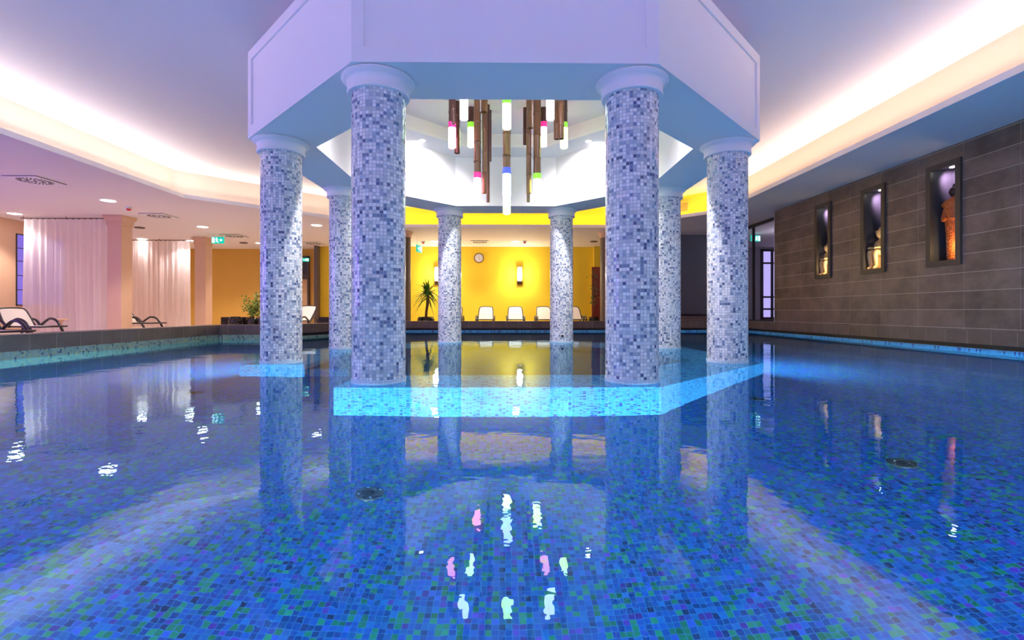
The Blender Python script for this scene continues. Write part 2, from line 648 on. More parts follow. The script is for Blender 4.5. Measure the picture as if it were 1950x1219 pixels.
def open_ring(bm, ao, ai, z0, z1, ends):
    """octagonal wall with the front-left bay left open; ends = squared-off end points"""
    o_, i_ = octo(ao, D), octo(ai, D)
    O = [o_[(5 + k) % 8] for k in range(8)]
    I = [i_[(5 + k) % 8] for k in range(8)]
    O[0], I[0] = (ends[0], o_[5][1]), (ends[0], i_[5][1])
    O[7], I[7] = (o_[4][0], ends[1]), (i_[4][0], ends[1])
    lo = [[bm.verts.new((x, y, z)) for x, y in P] for P, z in ((O, z0), (I, z0), (O, z1), (I, z1))]
    for k in range(7):
        bm.faces.new((lo[0][k], lo[0][k + 1], lo[2][k + 1], lo[2][k]))
        bm.faces.new((lo[1][k + 1], lo[1][k], lo[3][k], lo[3][k + 1]))
        bm.faces.new((lo[2][k], lo[2][k + 1], lo[3][k + 1], lo[3][k]))
        bm.faces.new((lo[0][k + 1], lo[0][k], lo[1][k], lo[1][k + 1]))
    bm.faces.new((lo[0][0], lo[2][0], lo[3][0], lo[1][0]))
    bm.faces.new((lo[0][7], lo[1][7], lo[3][7], lo[2][7]))


bm = BM()
open_ring(bm, 2.93, 2.22, DEPTH + 0.002, -0.03, (-1.33, 5.36))
struct('floor_platform', bm, 'aqua_mosaic')
bm = BM()
open_ring(bm, 2.215, 1.75, DEPTH + 0.002, -0.45, (-1.30, 5.40))
struct('floor_platform_bench', bm, 'floor_mosaic')

bm = BM()
bm.faces.new([bm.verts.new((x, y, 0)) for x, y in pool])
w = build('pool_water', bm, 'pool_water', recalc=False)
tag(w, 'calm clear blue water filling the mosaic pool', 'water', kind='stuff')

# ------------------------------------------------------------------ deck, kerbs
outer_room = [(-14.1, Y_BACK), (11.3, Y_BACK), (11.3, 20.5), (-14.1, 20.5)]
kerb_out = [(XL - 0.38, -1.55), (XR + 0.38, -1.55), (XR + 0.38, YF + 0.38), (-3.35, YF + 0.38), (-5.15, 10.48), (XL - 0.38, 10.48)]
bm = BM()
poly_hole(bm, outer_room, kerb_out, 0.0)
bmesh.ops.recalc_face_normals(bm, faces=bm.faces)
for f in bm.faces:
    if f.normal.z < 0:
        f.normal_flip()
struct('floor', bm, 'deck_tile', recalc=False)
names = ['near', 'right', 'far', 'diagonal', 'left_far', 'left']
for i in range(n):
    j = (i + 1) % n
    bm = BM()
    q = [pool[i], pool[j], kerb_out[j], kerb_out[i]]
    prism(bm, q, KB, KT)
    o = struct('trim_kerb_' + names[i], bm, 'kerb_tile')
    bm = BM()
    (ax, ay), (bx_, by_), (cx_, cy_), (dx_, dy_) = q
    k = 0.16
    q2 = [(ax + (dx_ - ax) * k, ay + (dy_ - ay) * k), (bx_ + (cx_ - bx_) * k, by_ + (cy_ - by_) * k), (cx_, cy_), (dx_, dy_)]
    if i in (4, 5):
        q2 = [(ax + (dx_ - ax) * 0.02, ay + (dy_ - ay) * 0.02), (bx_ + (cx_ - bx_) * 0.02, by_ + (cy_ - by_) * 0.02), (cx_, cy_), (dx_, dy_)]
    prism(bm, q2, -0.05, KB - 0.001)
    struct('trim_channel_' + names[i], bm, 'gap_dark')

# ------------------------------------------------------------------ low ceiling, cove, high ceiling
rec = [(-7.35, -4.0), (5.58, -4.0), (5.58, 12.6), (3.3, 14.9), (-3.55, 14.9), (-7.35, 11.1)]
off = 0.30


def offset_poly(pts, d):
    out = []
    n = len(pts)
    for i in range(n):
        p0, p1, p2 = Vector(pts[i - 1]), Vector(pts[i]), Vector(pts[(i + 1) % n])
        a = (p1 - p0).normalized()
        b = (p2 - p1).normalized()
        na = Vector((a.y, -a.x))
        nb = Vector((b.y, -b.x))
        m_ = (na + nb)
        m_ = m_ / m_.dot(na)
        out.append(tuple(p1 + m_ * d))
    return out


rec_out = offset_poly(rec, off)
bm = BM()
poly_hole(bm, outer_room, rec, Z_SOFF)
for f in bm.faces:
    f.normal_update()
    if f.normal.z > 0:
        f.normal_flip()
struct('ceiling_low', bm, 'soffit_paint', recalc=False)
# ledge behind the lip, lip
bm = BM()
ring_prism(bm, offset_poly(rec, 0.32), rec, Z_SOFF + 0.002, Z_SOFF + 0.05)
struct('trim_cove_ledge', bm, 'white_paint')
bm = BM()
ring_prism(bm, offset_poly(rec, 0.025), offset_poly(rec, -0.012), Z_SOFF - 0.004, Z_SOFF + 0.085)
struct('trim_cove_lip', bm, 'white_paint')
rn = ['near', 'right', 'right_diagonal', 'far', 'left_diagonal', 'left']
for i in range(6):
    (x0, y0), (x1, y1) = rec_out[i], rec_out[(i + 1) % 6]
    bm = BM()
    bm.faces.new([bm.verts.new(p) for p in ((x0, y0, Z_SOFF + 0.05), (x1, y1, Z_SOFF + 0.05), (x1, y1, Z_CEIL), (x0, y0, Z_CEIL))])
    struct('wall_cove_' + rn[i], bm, 'cove_amber_glow' if i in (2, 3) else 'cove_paint')
bm = BM()
bm.faces.new([bm.verts.new((x, y, Z_CEIL)) for x, y in rec_out][::-1])
struct('ceiling', bm, 'ceiling_paint', recalc=False)

# ------------------------------------------------------------------ octagonal drum carried by the columns
A0, A1 = 2.88, 2.24
drum = thing('octagonal_drum', 'white panelled octagonal ceiling drum carried on the eight mosaic columns', 'canopy', (0, D, Z_DRUM0))


def dl(pts):
    return [(x, y - D) for x, y in pts]


bm = BM()
ring_prism(bm, octo(A0, 0), octo(A1, 0), 0, Z_DRUM1 - Z_DRUM0)
build('ring_beam', bm, 'white_paint', drum)
# raised border strips framing a sunken panel on each outer face
bm = BM()
face_w = 2 * A0 * math.tan(PI / 8)
H = Z_DRUM1 - Z_DRUM0
for k in range(8):
    ang = k * PI / 4
    nrm = Vector((math.cos(ang), math.sin(ang), 0))
    tan = Vector((-math.sin(ang), math.cos(ang), 0))

    def slab(u0, u1, z0, z1, d=0.022):
        c = []
        for dd in (A0 - 0.002, A0 + d):
            for (u, z) in ((u0, z0), (u1, z0), (u1, z1), (u0, z1)):
                # mitre at the octagon corners
                uu = u * (dd / A0) if abs(abs(u) - face_w / 2) < 1e-4 else u
                c.append(bm.verts.new(nrm * dd + tan * uu + Vector((0, 0, z))))
        for q in ((4, 5, 6, 7), (0, 1, 5, 4), (1, 2, 6, 5), (2, 3, 7, 6), (3, 0, 4, 7)):
            bm.faces.new([c[i] for i in q])
    hw = face_w / 2
    slab(-hw, hw, 0, 0.125)
    slab(-hw, hw, H - 0.11, H)
    slab(-hw, -hw + 0.085, 0.125, H - 0.11)
    slab(hw - 0.085, hw, 0.125, H - 0.11)
build('panel_border', bm, 'white_paint', drum)
# inner soffit with the narrower opening, upstand and lid
bm = BM()
zi = 3.43 - Z_DRUM0
ring_prism(bm, octo(A1 + 0.02, 0), octo(1.70, 0), zi, zi + 0.05)
build('inner_soffit', bm, 'white_paint', drum)
bm = BM()
ring_prism(bm, octo(1.73, 0), octo(1.70, 0), zi + 0.05, zi + 0.23)
prism(bm, octo(1.75, 0), zi + 0.23, zi + 0.25)
build('coffer', bm, 'soffit_paint', drum)
for k in (1, 3, 5, 7):
    a = k * PI / 4
    bm = BM()
    lathe(bm, [(0.045, -0.004), (0.045, 0.01)], 16, cx=1.96 * math.cos(a), cy=1.96 * math.sin(a))
    e = build('inset_lamp', bm, 'lamp_white', drum, loc=(0, 0, zi))
    ld = bpy.data.lights.new('inset_spot', 'SPOT')
    ld.energy = 400
    ld.color = (1, 0.93, 0.97)
    ld.spot_size = R(160)
    ld.spot_blend = 1.0
    ld.shadow_soft_size = 0.04
    lo = bpy.data.objects.new('inset_spot', ld)
    COL.objects.link(lo)
    lo.location = (1.96 * math.cos(a), D + 1.96 * math.sin(a), Z_DRUM0 + zi - 0.02)
    d = Vector((math.cos(a) * 0.5, math.sin(a) * 0.5, -1))
    lo.rotation_euler = d.to_track_quat('-Z', 'Y').to_euler()

# ------------------------------------------------------------------ mosaic columns
def column_shaft(r, z0, z1, seg=72):
    bm = BM()
    uvl = bm.loops.layers.uv.new('UVMap')
    ns = 1
    circ = 49 * 0.0285
    va = [bm.verts.new((r * math.cos(2 * PI * i / seg), r * math.sin(2 * PI * i / seg), z0)) for i in range(seg)]
    vb = [bm.verts.new((r * math.cos(2 * PI * i / seg), r * math.sin(2 * PI * i / seg), z1)) for i in range(seg)]
    for i in range(seg):
        j = (i + 1) % seg
        f = bm.faces.new((va[i], va[j], vb[j], vb[i]))
        us = (i / seg * circ, (i + 1) / seg * circ)
        for l, (u, v) in zip(f.loops, ((us[0], z0), (us[1], z0), (us[1], z1), (us[0], z1))):
            l[uvl].uv = (u, v)
    bm.faces.new(vb)
    return bm


col_labels = {
    0: ('mosaic column in shade on the right side of the ring, second from the back', None),
}
order = [  # angle index k (axis angle = 22.5 + 45k), label
    (5, 'bluish white mosaic column nearest the camera on the left'),
    (6, 'bluish grey mosaic column nearest the camera on the right'),
    (4, 'mosaic column at the far left of the ring, in front of the ochre wall'),
    (7, 'pinkish grey mosaic column at the far right of the ring, beside the niche wall'),
    (3, 'left rear mosaic column, partly hidden behind the nearest left column'),
    (0, 'right rear mosaic column, partly hidden behind the nearest right column'),
    (2, 'pale mosaic column at the back, between yucca and wall clock'),
    (1, 'pale mosaic column at the back right with a small dark nozzle near the water'),
]
ZS = 2.385
proto = None
for k, lab in order:
    a = PI / 8 + k * PI / 4
    x, y = RC * math.cos(a), D + RC * math.sin(a)
    if proto is None:
        t = thing('mosaic_column', lab, 'column', (x, y, -0.03), 0, 'mosaic columns in an octagon', 'thing')
        proto = t
        s = build('shaft', column_shaft(0.221, 0.0, ZS + 0.03), 'column_mosaic', t, smooth=True, uv=None)
        bm = column_shaft(0.227, 0.0, 0.062)
        build('base_ring', bm, 'ring_mosaic', t, smooth=True, uv=None)
        bm = BM()
        z = ZS + 0.03
        lathe(bm, [(0.222, z - 0.002), (0.252, z - 0.002), (0.256, z + 0.004), (0.256, z + 0.02), (0.252, z + 0.026), (0.252, z + 0.062), (0.256, z + 0.085),
                   (0.268, z + 0.102), (0.282, z + 0.108), (0.284, z + 0.112), (0.296, z + 0.118), (0.302, z + 0.128), (0.300, z + 0.138), (0.292, z + 0.1445)], 72)
        build('capital', bm, 'white_paint', t, smooth=True)
    else:
        t = copy_tree(proto)
        t.location = (x, y, -0.03)
        t['label'] = lab
        t.rotation_euler.z = random.random() * 6
    if k == 1:
        t.rotation_euler.z = 0
        bm = BM()
        lathe(bm, [(0.026, -0.012), (0.026, 0.004), (0.018, 0.008), (0.0005, 0.004)], 20)
        p = at_y(1071, 640, y - 0.21)
        ang = -PI / 2
        o = build('nozzle', bm, 'dark_metal', t, smooth=True)
        o['label'] = 'small round black water nozzle'
        o.location = (p.x - x, -math.sqrt(max(0.001, 0.221 ** 2 - (p.x - x) ** 2)), p.z + 0.03)
        o.rotation_euler = (R(90), 0, 0)

# ------------------------------------------------------------------ walls
def quad_wall(name, p0, p1, z0, z1, m, thick=0.1, side=1):
    (x0, y0), (x1, y1) = p0, p1
    d = Vector((x1 - x0, y1 - y0)).normalized()
    nrm = Vector((-d.y, d.x)) * thick * side
    bm = BM()
    prism(bm, [(x0, y0), (x1, y1), (x1 + nrm.x, y1 + nrm.y), (x0 + nrm.x, y0 + nrm.y)], z0, z1)
    return struct(name, bm, m)


ZW = Z_SOFF + 0.02
quad_wall('wall_back', (-14.1, Y_BACK), (11.3, Y_BACK), 0, ZW, 'tan_paint', side=-1)
quad_wall('wall_left', (-13.9, Y_BACK), (-13.9, 20.3), 0, ZW, 'tan_paint', side=1)
quad_wall('wall_far', (-7.55, Y_FAR), (4.9, Y_FAR), 0, ZW, 'yellow_paint', side=1)
quad_wall('wall_far_left', (-13.9, 20.2), (-7.55, 20.2), 0, ZW, 'ochre_paint', side=1)
quad_wall('wall_far_return', (-7.56, Y_FAR + 0.001), (-7.56, 20.2), 0, ZW, 'ochre_paint', side=-1, thick=0.06)
# dark block at the far right with a tiled step in front
bm = BM()
box(bm, 4.55, 7.30, 16.3, 19.39, 0.0, ZW)
struct('wall_far_right', bm, 'grey_paint')
bm = BM()
box(bm, 4.45, 7.37, 15.6, 16.298, 0.0, 0.42)
struct('trim_step', bm, 'kerb_tile')
bm = BM()
box(bm, 4.5, 7.33, 16.25, 16.31, 0.42, 0.50)
struct('baseboard_far_right', bm, 'dark_metal')
# pilaster at the right end of the yellow wall and slim one at the left end
bm = BM()
box(bm, 3.52, 3.75, 19.2, 19.395, 0, ZW)
struct('trim_pilaster', bm, 'yellow_paint')
p = at_y(608, 500, 19.3)
bm = BM()
box(bm, p.x - 0.13, p.x + 0.0, 19.1, 19.395, 0, ZW)
struct('trim_pilaster_left', bm, 'brown_column')

# right wall with three niches
YW1 = at_x(1475, 500, XR).y
niche = []
for a, b in ((1553.5, 1584), (1641.5, 1687.5), (1766.5, 1832.6)):
    y1 = at_x(a, 500, XR).y
    y0 = at_x(b, 500, XR).y
    niche.append((y0, y1))
NZ0, NZ1 = 0.73 + CAMZ - 0.01, 2.36 + CAMZ
niche.sort()
FW = 0.085
bm = BM()
T = 0.38
ys = [Y_BACK]
for y0, y1 in niche:
    ys += [y0 + FW * 0.5, y1 - FW * 0.5]
ys.append(YW1)
for i in range(0, len(ys), 2):
    box(bm, XR, XR + T, ys[i], ys[i + 1], KT, ZW)
for i in range(1, len(ys) - 1, 2):
    box(bm, XR, XR + T, ys[i], ys[i + 1], KT, NZ0 + FW * 0.5)
    box(bm, XR, XR + T, ys[i], ys[i + 1], NZ1 - FW * 0.5, ZW)
# drop the faces buried between neighbouring blocks
bmesh.ops.remove_doubles(bm, verts=bm.verts, dist=0.0005)
struct('wall_right', bm, 'wall_tile')
bm = BM()
box(bm, XR - 0.004, XR + 0.03, YW1, YW1 + 0.012, KT, ZW)
struct('trim_lit_edge', bm, 'lamp_trim')  # pale strip: the lit wall end put into the colour

# ------------------------------------------------------------------ statues
def skin_mesh(name, joints, edges, radii, m, parent, sub=2):
    me = bpy.data.meshes.new(name)
    me.from_pydata([Vector(j) for j in joints], edges, [])
    o = bpy.data.objects.new(name, me)
    COL.objects.link(o)
    md = o.modifiers.new('skin', 'SKIN')
    md.use_smooth_shade = True
    for i, r in enumerate(radii):
        rr = r if isinstance(r, tuple) else (r, r)
        me.skin_vertices[0].data[i].radius = rr
    me.skin_vertices[0].data[0].use_root = True
    s = o.modifiers.new('sub', 'SUBSURF')
    s.levels = s.render_levels = sub
    dg = bpy.context.evaluated_depsgraph_get()
    dg.update()
    me2 = bpy.data.meshes.new_from_object(o.evaluated_get(dg))
    bpy.data.objects.remove(o)
    me2.materials.clear()
    me2.materials.append(MATS[m])
    for p_ in me2.polygons:
        p_.use_smooth = True
    o = bpy.data.objects.new(name, me2)
    COL.objects.link(o)
    o.parent = parent
    return o


def seated_statue(loc, scale, label, lean):
    t = thing('seated_statue', label, 'statue', loc, 0, 'carved statues in the wall niches')
    s = scale
    J = [(0.10, 0, 0.40), (0.10, 0, 0.50), (0.09 - lean, 0, 0.60), (0.08 - lean, 0, 0.68), (0.075 - lean, 0, 0.72)]
    Rr = [(0.10, 0.09), (0.085, 0.075), (0.10, 0.075), (0.05, 0.05), (0.036, 0.036)]
    E = [(0, 1), (1, 2), (2, 3), (3, 4)]
    for sy in (-1, 1):
        b = len(J)
        # hip, knee, ankle, toe
        J += [(0.06, sy * 0.065, 0.37), (-0.13, sy * 0.08, 0.43), (-0.09, sy * 0.075, 0.10), (-0.17, sy * 0.08, 0.05)]
        Rr += [0.065, 0.055, 0.035, 0.028]
        E += [(0, b), (b, b + 1), (b + 1, b + 2), (b + 2, b + 3)]
        b = len(J)
        # shoulder, elbow, wrist, knuckles
        J += [(0.08 - lean, sy * 0.12, 0.62), (0.05, sy * 0.15, 0.50), (-0.09, sy * 0.10, 0.50), (-0.15, sy * 0.085, 0.485)]
        Rr += [0.045, 0.034, 0.027, 0.024]
        E += [(2, b), (b, b + 1), (b + 1, b + 2), (b + 2, b + 3)]
    o = skin_mesh('body', [Vector(j) * s for j in J], E, [tuple(v * s for v in r) if isinstance(r, tuple) else r * s for r in Rr], 'statue_cream', t)
    bm = BM()
    bmesh.ops.create_uvsphere(bm, u_segments=20, v_segments=14, radius=0.075 * s)
    for v in bm.verts:
        v.co.z *= 1.25
        if v.co.x < 0 and abs(v.co.y) < 0.02 * s and abs(v.co.z) < 0.03 * s:
            v.co.x -= 0.018 * s          # nose
        if v.co.x < 0 and 0.02 * s < v.co.z < 0.045 * s:
            v.co.x += 0.008 * s          # eye sockets
        v.co += Vector((0.06 - lean, 0, 0.79)) * s
    h = build('head', bm, 'statue_cream', t, smooth='all')
    bm = BM()
    lathe(bm, [(0.082 * s, 0), (0.088 * s, 0.02 * s), (0.07 * s, 0.06 * s), (0.045 * s, 0.09 * s), (0.03 * s, 0.13 * s), (0.004 * s, 0.15 * s)], 20, cx=(0.07 - lean) * s)
    for k in range(3):
        lathe(bm, [(0.094 * s, 0.004 * s + k * 0.022 * s), (0.099 * s, 0.012 * s + k * 0.022 * s), (0.09 * s - k * 0.008 * s, 0.02 * s + k * 0.022 * s)], 20, cx=(0.07 - lean) * s)
    build('headdress', bm, 'statue_cream', t, smooth=True, loc=(0, 0, 0.80 * s))
    bm = BM()
    box(bm, -0.20 * s, 0.26 * s, -0.15 * s, 0.15 * s, 0, 0.045 * s, bevel=0.008)
    box(bm, 0.0, 0.24 * s, -0.14 * s, 0.14 * s, 0.045 * s, 0.30 * s, bevel=0.012)
    build('pedestal', bm, 'statue_cream', t)
    return t


def armoured_statue(loc, label):
    t = thing('standing_statue', label, 'statue', loc, 0, 'carved statues in the wall niches')
    bm = BM()
    prof = [(0.10, 0.0), (0.105, 0.03), (0.095, 0.05), (0.10, 0.3), (0.115, 0.6), (0.13, 0.85), (0.145, 1.0), (0.16, 1.06), (0.15, 1.10), (0.10, 1.14), (0.055, 1.165), (0.05, 1.19)]
    lathe(bm, prof, 28, sx=0.8, sy=1.15)
    # rows of scales
    for r_i in range(20):
        z = 0.10 + r_i * 0.045
        rr = 0.097 + 0.05 * (z / 1.05) ** 2
        for k in range(14):
            a = 2 * PI * (k + 0.5 * (r_i % 2)) / 14
            cx, cy = rr * 0.8 * math.cos(a), rr * 1.15 * math.sin(a)
            m4 = Matrix.Translation((cx, cy, z)) @ Matrix.Rotation(a, 4, 'Z')
            bmesh.ops.create_cube(bm, size=1, matrix=m4 @ Matrix.Diagonal((0.018, 0.034, 0.034, 1)))
    build('robe', bm, 'statue_orange', t, smooth=True)
    bm = BM()
    for sy in (-1, 1):
        bmesh.ops.create_uvsphere(bm, u_segments=16, v_segments=10, radius=0.07, matrix=Matrix.Translation((-0.02, sy * 0.13, 1.05)) @ Matrix.Diagonal((1.1, 1.0, 0.8, 1)))
        tube(bm, smooth_path([(0, sy * 0.15, 1.05), (-0.03, sy * 0.175, 0.88), (-0.09, sy * 0.12, 0.78), (-0.12, sy * 0.03, 0.80)], 4), 0.032, 10)
    build('sleeves', bm, 'statue_orange', t, smooth='all')
    bm = BM()
    bmesh.ops.create_uvsphere(bm, u_segments=20, v_segments=14, radius=0.075, matrix=Matrix.Translation((-0.01, 0, 1.26)) @ Matrix.Diagonal((1, 0.9, 1.25, 1)))
    tube(bm, [(-0.08, 0, 1.27), (-0.102, 0, 1.245), (-0.085, 0, 1.235)], [0.006, 0.014, 0.008], 8)
    lathe(bm, [(0.03, 1.33), (0.035, 1.36), (0.025, 1.40), (0.003, 1.41)], 16)
    build('head', bm, 'statue_dark', t, smooth='all')
    return t


side_names = ['nearest', 'middle', 'farthest']
for i, (y0, y1) in enumerate(niche):
    nl = ['dark framed niche nearest the camera, holding the orange statue', 'dark framed niche in the middle of the tiled wall, holding a cream seated statue',
          'dark framed niche farthest along the tiled wall, beside its left end'][i]
    t = thing('wall_niche', nl, 'niche', (XR, (y0 + y1) / 2, NZ0), 0, 'dark framed niches in the tiled wall')
    hw = (y1 - y0) / 2
    Hn = NZ1 - NZ0
    bm = BM()
    for (a, b, c, d) in ((-hw, -hw + FW, 0, Hn), (hw - FW, hw, 0, Hn), (-hw + FW, hw - FW, 0, FW), (-hw + FW, hw - FW, Hn - FW, Hn)):
        box(bm, -0.035, 0.02, a, b, c, d)
    build('niche_frame', bm, 'dark_frame', t)
    bm = BM()
    a, b = -hw + FW * 0.5 + 0.006, hw - FW * 0.5 - 0.006
    c, d = FW * 0.5 + 0.006, Hn - FW * 0.5 - 0.006
    X1 = T - 0.01
    quads = [((0.0, a, c), (X1, a, c), (X1, a, d), (0.0, a, d)), ((0.0, b, c), (0.0, b, d), (X1, b, d), (X1, b, c)),
             ((0.0, a, c), (0.0, b, c), (X1, b, c), (X1, a, c)), ((0.0, a, d), (X1, a, d), (X1, b, d), (0.0, b, d)),
             ((X1, a, c), (X1, b, c), (X1, b, d), (X1, a, d))]
    for q in quads:
        bm.faces.new([bm.verts.new(p) for p in q])
    build('niche_lining', bm, 'niche_lining', t, recalc=False)
    bm = BM()
    lathe(bm, [(0.03, -0.012), (0.03, 0.0)], 16)
    build('niche_lamp', bm, 'lamp_white', t, loc=(0.17, 0.05, Hn - FW * 0.5 - 0.008))
    ld = bpy.data.lights.new('niche_spot', 'SPOT')
    ld.energy = 40
    ld.color = (0.95, 0.62, 1.0)
    ld.spot_size = R(85)
    ld.spot_blend = 0.9
    ld.shadow_soft_size = 0.03
    lo = bpy.data.objects.new('niche_spot', ld)
    COL.objects.link(lo)
    lo.location = (XR + 0.17, (y0 + y1) / 2 + 0.05, NZ1 - FW * 0.5 - 0.04)
    d3 = Vector((0.8, 0.9, -0.75))
    lo.rotation_euler = d3.to_track_quat('-Z', 'Y').to_euler()
    # warm fill added out of view at the near jamb to light the statue
    ld = bpy.data.lights.new('niche_statue_fill', 'POINT')
    ld.energy = 7
    ld.color = (1, 0.72, 0.36)
    ld.shadow_soft_size = 0.03
    lo = bpy.data.objects.new('niche_statue_fill', ld)
    COL.objects.link(lo)
    lo.location = (XR + 0.07, (y0 + y1) / 2 - 0.19, NZ0 + 0.30)
    base_z = NZ0 + FW * 0.5 + 0.008
    if i == 0:
        armoured_statue((XR + 0.19, (y0 + y1) / 2 + 0.02, base_z), 'standing orange-red scaly robed statue in the niche nearest the camera').scale = (0.93, 0.93, 0.9)
    elif i == 1:
        seated_statue((XR + 0.165, (y0 + y1) / 2 + 0.11, base_z), 0.90, 'cream seated statue in the middle niche, hands on knees', 0.0)
    else:
        seated_statue((XR + 0.15, (y0 + y1) / 2 + 0.11, base_z), 0.78, 'smaller cream seated statue leaning forward in the farthest niche', 0.05)

# ------------------------------------------------------------------ glass partition and hall behind it
quad_wall('wall_hall_back', (7.3, 19.39), (11.3, 19.39), 0, ZW, 'hall_paint', side=1)
quad_wall('wall_hall_right', (11.2, 12.0), (11.2, 19.4), 0, ZW, 'hall_paint', side=-1)
quad_wall('wall_hall_near', (XR + T, YW1 - 0.4), (11.2, YW1 - 0.4), 0, ZW, 'hall_paint', side=1)
GX = 7.39
part = thing('glass_partition', 'tall dark framed glass partition beside the end of the tiled wall', 'partition', (GX, 0, 0))
yg = [YW1 + 0.03, at_x(1435, 500, GX).y, 16.25]
bm = BM()
for y in yg:
    box(bm, -0.03, 0.03, y - 0.03, y + 0.03, 0.30, Z_SOFF - 0.002)
box(bm, -0.035, 0.035, yg[0], yg[-1], Z_SOFF - 0.09, Z_SOFF - 0.002)
box(bm, -0.035, 0.035, yg[0], yg[-1], 0.28, 0.34)
build('partition_frame', bm, 'dark_metal', part)
for a, b in zip(yg, yg[1:]):
    bm = BM()
    box(bm, -0.004, 0.004, a + 0.03, b - 0.03, 0.34, Z_SOFF - 0.09)
    build('pane', bm, 'clear_pane', part)
bm = BM()
box(bm, GX - 0.06, GX + 0.06, yg[0] - 0.03, 16.28, 0.0, 0.28)
struct('trim_partition_sill', bm, 'kerb_tile')


def window(name, origin, ux, w_, z0, z1, nv, hz, m, normal, frame=0.07, mfr='dark_metal', dep=1.0):
    """origin: lower-left corner on wall; ux: unit vector along the wall"""
    t = thing(name, None, None, (0, 0, 0), kind='structure')
    o = Vector(origin)
    ux = Vector(ux)
    nn = Vector(normal)

    def bar(bm, u0, u1, a, b, d0, d1):
        c = []
        for dd in (d0, d1):
            for u, z in ((u0, a), (u1, a), (u1, b), (u0, b)):
                c.append(bm.verts.new(o + ux * u + nn * (dd * dep) + Vector((0, 0, z - o.z))))
        for q in ((0, 1, 2, 3), (7, 6, 5, 4), (0, 4, 5, 1), (1, 5, 6, 2), (2, 6, 7, 3), (3, 7, 4, 0)):
            bm.faces.new([c[i] for i in q])
    bm = BM()
    bar(bm, 0, frame, z0, z1, 0.0, 0.05)
    bar(bm, w_ - frame, w_, z0, z1, 0.0, 0.05)
    bar(bm, 0, w_, z0, z0 + frame, 0.0, 0.05)
    bar(bm, 0, w_, z1 - frame, z1, 0.0, 0.05)
    for k in range(1, nv):
        u = w_ * k / nv
        bar(bm, u - frame * 0.5, u + frame * 0.5, z0, z1, 0.0, 0.045)
    for fz in hz:
        z = z0 + (z1 - z0) * fz
        bar(bm, 0, w_, z - frame * 0.35, z + frame * 0.35, 0.0, 0.04)
    f_ = build('window_frame', bm, mfr, t)
    bm = BM()
    bar(bm, frame * 0.5, w_ - frame * 0.5, z0 + frame * 0.5, z1 - frame * 0.5, 0.008, 0.012)
    build('window_pane', bm, m, t)
    return t


p = at_y(1448, 540, 19.38)
zt = at_y(1460, 470, 19.38).z
window('window_1', (p.x, 19.385, 0.25), (1, 0, 0), 0.92, 0.25, min(zt, 3.1), 2, (0.15, 0.32, 0.80), 'dusk_pane_bright', (0, -1, 0), 0.10)
# left-wall dusk windows (far one by curtain seen, others added for violet light)
p0 = at_x(34, 500, -13.9)
for k, (ya, w_) in enumerate(((p0.y, 1.5), (9.3, 1.8), (5.2, 1.8), (1.0, 1.8))):
    window('window_%d' % (k + 2), (-13.9, ya - 0.06, 0.75), (0, 1, 0), w_, 0.75, 2.8, 2, (0.22, 0.42, 0.62, 0.8), 'dusk_pane', (1, 0, 0), 0.07 if k else 0.03, dep=1.0 if k else 0.35)

# door at far left corner wall + mirror-like framed door
p0 = at_y(579, 500, 20.15)
p1 = at_y(589, 500, 20.15)
d = thing('door_1', None, None, (0, 0, 0), kind='structure')
bm = BM()
box(bm, p0.x - 0.9, p0.x - 0.83, 20.10, 20.195, 0, 2.85)
box(bm, p1.x - 0.07, p1.x, 20.10, 20.195, 0, 2.85)
box(bm, p0.x - 0.9, p1.x, 20.10, 20.195, 2.80, 2.88)
box(bm, p0.x - 0.83, p1.x - 0.07, 20.10, 20.195, 1.92, 2.12)
build('door_frame', bm, 'dark_frame', d)
bm = BM()
box(bm, p0.x - 0.83, p1.x - 0.07, 20.15, 20.19, 0, 1.92)
build('door_panel', bm, 'wood_tan', d)
bm = BM()
box(bm, p0.x - 0.83, p1.x - 0.07, 20.16, 20.19, 2.12, 2.80)
build('door_transom', bm, 'gap_dark', d)
# dark doorway beside the shrub
p = at_y(497, 500, 20.15)
bm = BM()
box(bm, p.x, p.x + 0.9, 20.1, 20.195, 0, 2.85)
struct('door_2', bm, 'gap_dark')

# ------------------------------------------------------------------ round dark columns on the deck
lbls = ['dark brown round pillar with stepped capital, behind the nearest left mosaic column',
        'dark brown round pillar with stepped capital, right of the row of loungers']
proto = None
for sx, lab in ((-1, lbls[0]), (1, lbls[1])):
    if proto is None:
        t = proto = thing('round_pillar', lab, 'pillar', (sx * 3.42, 15.75, 0), 0, 'dark round pillars behind the pool', 'thing')
        bm = BM()
        lathe(bm, [(0.33, 0.0), (0.33, 2.99)], 48)
        build('shaft', bm, 'brown_column', t, smooth=True)
        bm = BM()
        lathe(bm, [(0.345, 2.97), (0.345, 3.05), (0.36, 3.06), (0.36, 3.10), (0.40, 3.13), (0.40, 3.172)], 48)
        build('capital', bm, 'tan_paint', t, smooth=True)
    else:
        t = copy_tree(proto)
        t.location = (sx * 3.42, 15.75, 0)
        t['label'] = lab

